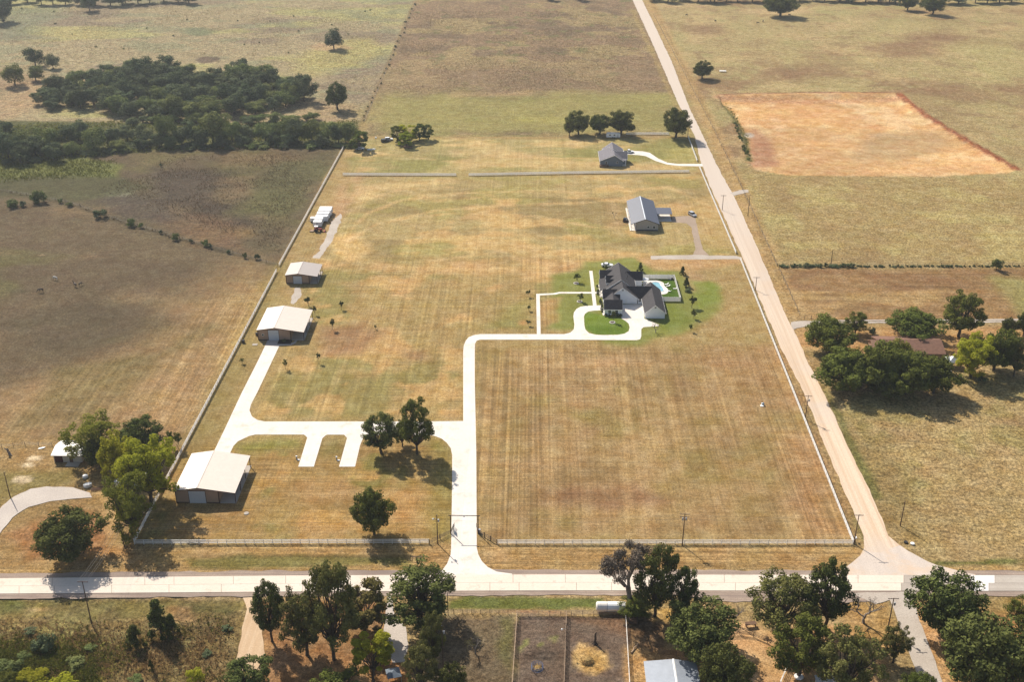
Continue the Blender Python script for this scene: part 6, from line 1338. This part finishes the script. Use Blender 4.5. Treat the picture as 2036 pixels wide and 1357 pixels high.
# --- south of the road: tank, pens
tk = empty('steel_tank', G(1205,1216), 'long white steel tank lying behind the livestock pens', 'tank')
MB().lathe([(0.0,-4.0),(0.9,-3.96),(1.18,-3.7),(1.2,-1.2)], 18).build('shell', M_VINYLW, tk, (1.5,0.2,1.25), rot=(0,math.pi/2,0), smooth=False)
MB().lathe([(1.2,-1.2),(1.2,3.0),(1.1,3.3)], 18).build('shell', M_WHITE, tk, (1.5,0.2,1.25), rot=(0,math.pi/2,0)); MB().lathe([(1.225,-0.06),(1.225,0.06)], 18).build('seam_band', M_GREYMETAL, tk, (0.2,0.2,1.25), rot=(0,math.pi/2,0))
for xx in (-1.6,2.6): MB().box(xx-0.2,xx+0.2,-0.9,1.3,0,0.35).build('saddle', M_WOOD, tk)
def ring(label, P, r, h, m, nm='hay_ring', bars=14, cat='feeder'):
    o = empty(nm, P, label, cat); n = 22
    for k, z in enumerate((0.1, h*0.5, h)): MB().path([(r*math.cos(2*math.pi*i/n), r*math.sin(2*math.pi*i/n), z) for i in range(n)], 0.045, 5, True).build('hoop', m, o)
    for i in range(bars): a = 2*math.pi*i/bars; MB().tube((r*math.cos(a),r*math.sin(a),0.05),(r*math.cos(a),r*math.sin(a),h),0.03).build('bar', m, o)
    return o
ring('blue round hay feeder ring in the left pen', G(1068,1331), 1.35, 1.1, mat('blue_pipe', A(96,120,166), 0.5, 0.1))
M_HAY = mat('hay', A(216,180,116), 0.95, 0.25, 3.0, bump=0.1)
def heap(name, label, P, r, h, m, cat, seed=1, n=420):
    rng = np.random.default_rng(seed); d = rng.normal(size=(n,3)); d[:,2] = abs(d[:,2]); d /= np.linalg.norm(d,axis=1)[:,None]
    b = MB(); b.lathe([(r,0),(r*0.92,h*0.4),(r*0.6,h*0.85),(r*0.15,h)], 14)
    for i in range(n):
        p = Vector(d[i]*np.array([r,r,h])*rng.uniform(0.85,1.12)); q = p + Vector(rng.normal(size=3))*0.28; b.tube(p,q,0.03,0.015,3,False)
    o = b.build(name, m, None, P); return tag(o, label, cat)
heap('hay_pile', 'torn round hay bale in the middle of the yellow straw', G(1168,1316), 1.35, 1.0, M_HAY, 'hay'); heap('hay_pile', 'remains of hay inside the blue feeder ring', G(1069,1331), 0.9, 0.5, M_HAY, 'hay', 3, 260)
stp = empty('tree_stump', G(1183,1281), 'tall dark tree stump standing in the right pen', 'stump'); sb = MB(); limb(sb, (0,0,-0.1), (0.1,0.05,3.1), 0.34, 0.2, random.Random(3), 4, 0.03, 9); limb(sb, (0.05,0,2.4), (0.3,0.15,3.4), 0.14, 0.07, random.Random(4), 2, 0.05, 6); sb.build('stem', M_BARK, stp)
for i in range(6): a = i*1.05; MB().tube((0.2*math.cos(a),0.2*math.sin(a),0.3),(0.75*math.cos(a),0.75*math.sin(a),-0.05),0.14,0.05,6).build('root', M_BARK, stp)
ty_ = empty('old_tyre', G(1588,1348), 'big white-rimmed tyre lying among the oaks', 'tyre'); MB().lathe([(0.62,0.12),(0.98,0.05),(1.08,0.22),(0.98,0.42),(0.62,0.36)], 20).build('tread', M_WHITE, ty_); MB().lathe([(0.60,0.02),(0.60,0.04)], 16).build('inside', M_BLACK, ty_)
cr_ = empty('livestock_cage', G(1258,1236), 'rusty cage trailer at the corner of the right pen', 'cage'); cb_ = MB()
for z in (0.5,1.0,1.5,2.0): cb_.path([(-1.0,-1.5,z),(1.0,-1.5,z),(1.0,1.5,z),(-1.0,1.5,z)], 0.05, 5, True)
cb_.build('rails', M_PIPE, cr_)
for sx in (-1,1):
    for sy in (-1.5,0,1.5): MB().cbox((sx,sy,1.05),(0.1,0.1,2.0)).build('upright', M_PIPE, cr_)
MB().box(-1.05,1.05,-1.55,1.55,0.4,0.5).build('floor', M_WOOD, cr_)
for s in (-1,1): wheel(cr_, s*1.12, 0, 0.34, 0.2, 'x')
tb_ = empty('trestle_table', G(1492,1246), 'dark broken wooden table in the sandy yard', 'table', rz=0.2); MB().box(-1.3,1.3,-0.6,0.6,0.85,0.95).build('top', M_WOOD, tb_)
for sx in (-1.1,1.1): MB().box(sx-0.06,sx+0.06,-0.5,0.5,0,0.85).build('leg', M_WOOD, tb_)
gq = empty('barrel_grill', G(1745,1292), 'dark barrel grill in the shade by the gravel lane', 'grill', rz=0.9); MB().lathe([(0.05,-0.62),(0.38,-0.6),(0.4,0),(0.38,0.6),(0.05,0.62)], 12).build('barrel', M_BLACK, gq, (0,0,0.95), rot=(0,math.pi/2,0))
for sx in (-0.45,0.45): MB().tube((sx,-0.3,0),(sx,0,0.7),0.04).tube((sx,0.3,0),(sx,0,0.7),0.04).build('leg', M_BLACK, gq)
hg = empty('dark_cow', G(1703,1209), 'dark calf standing in the shade by the leafless tree', 'calf'); bpy.data.objects.remove(hg)
beast('dark calf standing in the shade by the whitish leafless tree', G(1703,1209), R(170), M_HD, cow=True, name='cow').scale = (0.9,0.9,0.9)
aw = empty('shade_canopy', G(783,1352), 'small grey-blue canopy at the end of the gravel drive', 'canopy', rz=0.3); MB().add([(-1.6,-1.6,1.9),(1.6,-1.6,1.9),(1.6,1.6,1.9),(-1.6,1.6,1.9),(0,0,2.7)], [(0,1,4),(1,2,4),(2,3,4),(3,0,4),(3,2,1,0)]).build('cover', mat('blue_grey_canvas', A(128,142,158), 0.7), aw)
for sx in (-1.5,1.5):
    for sy in (-1.5,1.5): MB().tube((sx,sy,0),(sx,sy,1.92),0.04).build('leg', M_GREYMETAL, aw)
lg = MB(); limb(lg, (0,0,0.15), (1.8,3.0,0.25), 0.16, 0.09, random.Random(2), 4, 0.04, 7); tag(lg.build('fallen_log', M_TPIPE, None, G(1255,1300)), 'pale fallen log beside the rightmost pen fence', 'log')
# --- on the lot: camper hook-ups, well, posts
for lb, x, y in (('white utility pedestal beside the left camper pad',590,914),('white utility pedestal with a tap beside the right camper pad',669.5,915)):
    o = empty('utility_pedestal', G(x,y), lb, 'pedestal', 'pedestals by the camper pads', sc=(0.8,0.8,0.8)); MB().box(-0.2,0.2,-0.15,0.15,0,1.05).build('post', M_GREYMETAL, o); MB().box(-0.3,0.3,-0.2,0.16,1.05,1.5).build('meter_box', M_WHITE, o); MB().cbox((0.7,-0.5,0.1),(0.9,0.7,0.2)).build('base', M_WHITE, o)
wl = empty('well_head', G(1516.5,807), 'white well cover with dark tank in the middle of the right lot', 'well', sc=(0.75,0.75,0.75)); MB().lathe([(0.75,0),(0.75,0.22),(0.6,0.3)], 14).build('cover', M_WHITE, wl, (-0.4,-0.4,0)); MB().lathe([(0.3,0),(0.42,0.1),(0.42,1.1),(0.2,1.35)], 12).build('tank', mat('grey_blue_tank', A(150,170,186), 0.4), wl, (0.25,0.2,0)); MB().cbox((-0.3,0.5,0.5),(0.5,0.5,1.0)).build('control_box', M_WHITE, wl)
wd = empty('feeder_trailer', G(1437,143), 'white flat feeder standing in the top right field', 'feeder'); MB().box(-2.2,2.2,-0.9,0.9,0.6,0.9).build('trough', M_WHITE, wd)
for sx in (-1.9,1.9):
    for s in (-0.7,0.7): MB().cbox((sx,s,0.3),(0.12,0.12,0.6)).build('leg', M_WHITE, wd)
for lb, x, y in (('round stone ring round the upper left young tree',1145.5,564),('round stone ring round the young tree by the footpath',1152.5,600.5),('round stone ring on the island lawn before the farmhouse',1217.5,642)):
    o = empty('stone_ring', G(x,y), lb, 'stone ring', 'stone tree rings'); bmsh = MB().box(-0.17,0.17,-0.11,0.11,0,0.22).mesh('block', M_VINYLW)
    for i in range(15): a = 2*math.pi*i/15; link('block', bmsh, o, (0.95*math.cos(a),0.95*math.sin(a),0), (0,0,a+math.pi/2))
    MB().lathe([(0.84,0.02),(0.84,0.08)], 16).build('mulch', M_BARK, o)
# --- round the pool
M_RES = mat('white_resin', A(248,248,248,1.25), 0.4, 0.02)
def lounge(label, x, y, rz):
    o = empty('pool_lounger', (x,y,0.02), label, 'lounger', 'pool loungers', rz=rz, sc=(0.85,0.85,0.85)); MB().box(-0.6,0.7,-0.32,0.32,0.3,0.38).build('seat', M_RES, o); MB().add([(-0.6,-0.32,0.34),(-0.6,0.32,0.34),(-1.15,0.32,0.85),(-1.15,-0.32,0.85),(-0.6,-0.32,0.42),(-0.6,0.32,0.42),(-1.12,0.32,0.92),(-1.12,-0.32,0.92)], [(0,1,2,3),(7,6,5,4),(0,4,5,1),(1,5,6,2),(2,6,7,3),(3,7,4,0)]).build('backrest', M_RES, o)
    for sx in (-0.5,0.6):
        for s in (-0.27,0.27): MB().cbox((sx,s,0.15),(0.06,0.06,0.3)).build('leg', M_RES, o)
lounge('white lounger on the lawn right of the pool', 53.5,405.6,R(200)); lounge('white lounger right beside the first one by the pool', 53.9,404.0,R(190)); lounge('white lounger at the lower end of the pool', 54.0,399.3,R(150))
lounge('white lounger against the right-hand pool fence', 56.4,401.6,R(180))
pb = empty('patio_table', (45.2,406.5,0.05), 'white patio table with parasol between house and pool', 'table'); MB().lathe([(0.8,0.7),(0.8,0.76)], 14).build('top', M_RES, pb); MB().tube((0,0,0),(0,0,2.4),0.04).build('parasol_pole', M_RES, pb); MB().lathe([(1.5,2.05),(0.8,2.35),(0.05,2.55)], 8).build('parasol', M_RES, pb)
for i in range(4): a = i*1.57+0.4; c = MB().box(-0.25,0.25,-0.25,0.25,0.38,0.44).box(-0.25,-0.2,-0.25,0.25,0.44,0.9).box(-0.22,-0.16,-0.22,-0.16,0,0.38).box(0.16,0.22,-0.22,-0.16,0,0.38).box(-0.22,-0.16,0.16,0.22,0,0.38).box(0.16,0.22,0.16,0.22,0,0.38).build('patio_chair', M_RES, None, (45.2+1.3*math.cos(a),406.5+1.3*math.sin(a),0.07), rot=(0,0,a+math.pi)); tag(c, 'white chair at the patio table by the pool', 'chair', 'patio chairs')
pe = empty('pool_pump', (56.3,410.4,0.0), 'dark pool pump in the upper fence corner', 'pump'); MB().lathe([(0.35,0),(0.35,0.8),(0.1,0.95)], 12).build('filter', M_BLACK, pe); MB().cbox((-0.7,0,0.25),(0.6,0.35,0.4)).build('motor', M_GREYMETAL, pe)
ac = empty('air_conditioner', (40.0,399.2,0.04), 'grey air conditioner unit on the patio behind the farmhouse', 'air conditioner'); MB().box(-0.45,0.45,-0.45,0.45,0,0.85).build('case', M_GREYMETAL, ac, bevel=0.04); MB().lathe([(0.34,0.85),(0.34,0.9)], 12).build('fan_grille', M_BLACK, ac)
# --- barn bits
fb = empty('flower_bed', (-86.9,353.2,0), 'black mulch flower bed beside the middle barn door', 'flower bed'); MB().box(-3.2,1.6,-1.0,1.9,0,0.14).build('mulch', mat('black_mulch', (0.018,0.014,0.012), 0.95, 0.4), fb); 
for i, (x, y) in enumerate(((-1.6,0.9),(-0.9,1.2),(-1.2,0.4))): link('shrub', PR['shrub'][i]['crown'], fb, (x,y,0.1)).scale = (0.25,0.25,0.4)
for lb, x, y in (('dark grill standing at the left wall of the middle barn',511.5,667.5),('dark box beside the left white fence near the middle barn',484,682)):
    o = empty('storage_box', G(x,y), lb, 'box'); MB().box(-0.5,0.5,-0.4,0.4,0.1,0.9).build('body', M_CARD, o, bevel=0.05); MB().box(-0.55,0.55,-0.45,0.45,0.9,1.05).build('lid', M_BLACK, o)
vl = MB().box(-0.9,0.9,-0.7,0.7,0,0.14); tag(vl.build('septic_lid', M_SLABG, None, G(507,686), bevel=0.03), 'pale square concrete lid in the grass below the middle barn', 'lid'); tag(MB().lathe([(0.7,0),(0.7,0.15),(0.5,0.22)], 14).build('septic_lid', M_SLABG, None, G(490,1022)), 'pale round concrete lid in the grass before the nearest barn', 'lid')
ml = empty('mailbox', G(1701,1077), 'white mailbox at the corner fence post by the junction', 'mailbox'); MB().cbox((0,0,0.5),(0.1,0.1,1.0)).build('post', M_POST, ml); MB().prism([(-0.2,1.0),(0.2,1.0),(0.2,1.25),(0.1,1.4),(-0.1,1.4),(-0.2,1.25)], -0.35, 0.35).build('box', M_WHITE, ml)
tag(MB().lathe([(0.3,0),(0.55,0.1),(0.55,0.35),(0.3,0.42)], 12).build('stock_tank', M_WHITE, None, G(1814,1083)), 'white tub in the field corner right of the junction', 'tub')
tag(MB().lathe([(0.25,0.05),(0.5,0.0),(0.55,0.2),(0.5,0.34),(0.25,0.3)], 14).build('old_tyre', M_BLACK, None, G(1801,1080)), 'old black tyre lying in the field corner right of the junction', 'tyre')
# --- junk near the white shed
jr = random.Random(4)
for lb, x, y, dx, dy, dz, m in (('white plank lying left of the white shed',83,892,2.2,0.8,0.15,M_WHITE),('white barrel under the tree below the white shed',170,950,1.6,1.4,0.7,M_WHITE),('white oval tank on the gravel below the white shed',175,968,2.4,1.5,0.9,M_WHITE)):
    b_ = MB(); b_.prism([(dx/2*math.cos(2*math.pi*i/12), dy/2*math.sin(2*math.pi*i/12)) for i in range(12)], 0, dz, 'z'); tag(b_.build('stored_item', m, None, G(x,y), bevel=0.04, rot=(0,0,0.5)), lb, 'junk')
pg_ = empty('lumber_pile', G(195,974), 'pile of grey lumber and pallets by the bright green tree', 'lumber', rz=0.3)
for i in range(9): MB().box(-1.8+jr.uniform(-.3,.3),1.8+jr.uniform(-.3,.3),-0.7+i*0.16,-0.58+i*0.16,0.1+0.1*(i % 3),0.2+0.1*(i % 3)).build('plank', M_WOOD, pg_)
sg = empty('dead_stump', G(20,905), 'grey dead tree stump at the left edge behind the gravel drive', 'stump'); q_ = MB(); limb(q_, (0,0,-0.1), (-0.5,0.1,2.0), 0.45, 0.3, random.Random(1), 3, 0.06, 8); limb(q_, (-0.4,0,1.4), (-1.5,0.2,2.3), 0.2, 0.12, random.Random(2), 2, 0.05, 6); limb(q_, (0,0,0.4), (0.9,-0.5,0), 0.2, 0.08, random.Random(3), 2, 0.05, 6); q_.build('stem', M_BARKG, sg)
bd = MB().box(-2.3,2.3,-0.9,0.9,0.0,0.9); tag(bd.build('raised_planter', M_WOOD, None, G(811,294), bevel=0.05), 'low brown wooden planter below the bright willow', 'planter')
vh = empty('bird_house', G(748,288), 'white bird house on a pole near the parked cars at the back', 'bird house'); MB().tube((0,0,0),(0,0,3.6),0.06).build('pole', M_POST, vh); MB().prism([(-0.5,3.6),(0.5,3.6),(0.5,4.1),(0,4.5),(-0.5,4.1)], -0.45, 0.45).build('house', M_WHITE, vh)
HAZE = 0.00009
# ================================================================== HAZE
hz = MB().box(-1500, 1500, -120, 2300, -3.0, 190.0)
hm = bpy.data.materials.new('thin_haze'); hm.use_nodes = True; hn = hm.node_tree; hn.nodes.clear()
ho = hn.nodes.new('ShaderNodeOutputMaterial'); pv = hn.nodes.new('ShaderNodeVolumePrincipled')
pv.inputs['Color'].default_value = (0.86, 0.92, 1.0, 1); pv.inputs['Density'].default_value = HAZE; pv.inputs['Anisotropy'].default_value = 0.35
hn.links.new(pv.outputs[0], ho.inputs['Volume'])
tag(hz.build('haze', hm), kind='stuff'); S.cycles.volume_bounces = 0
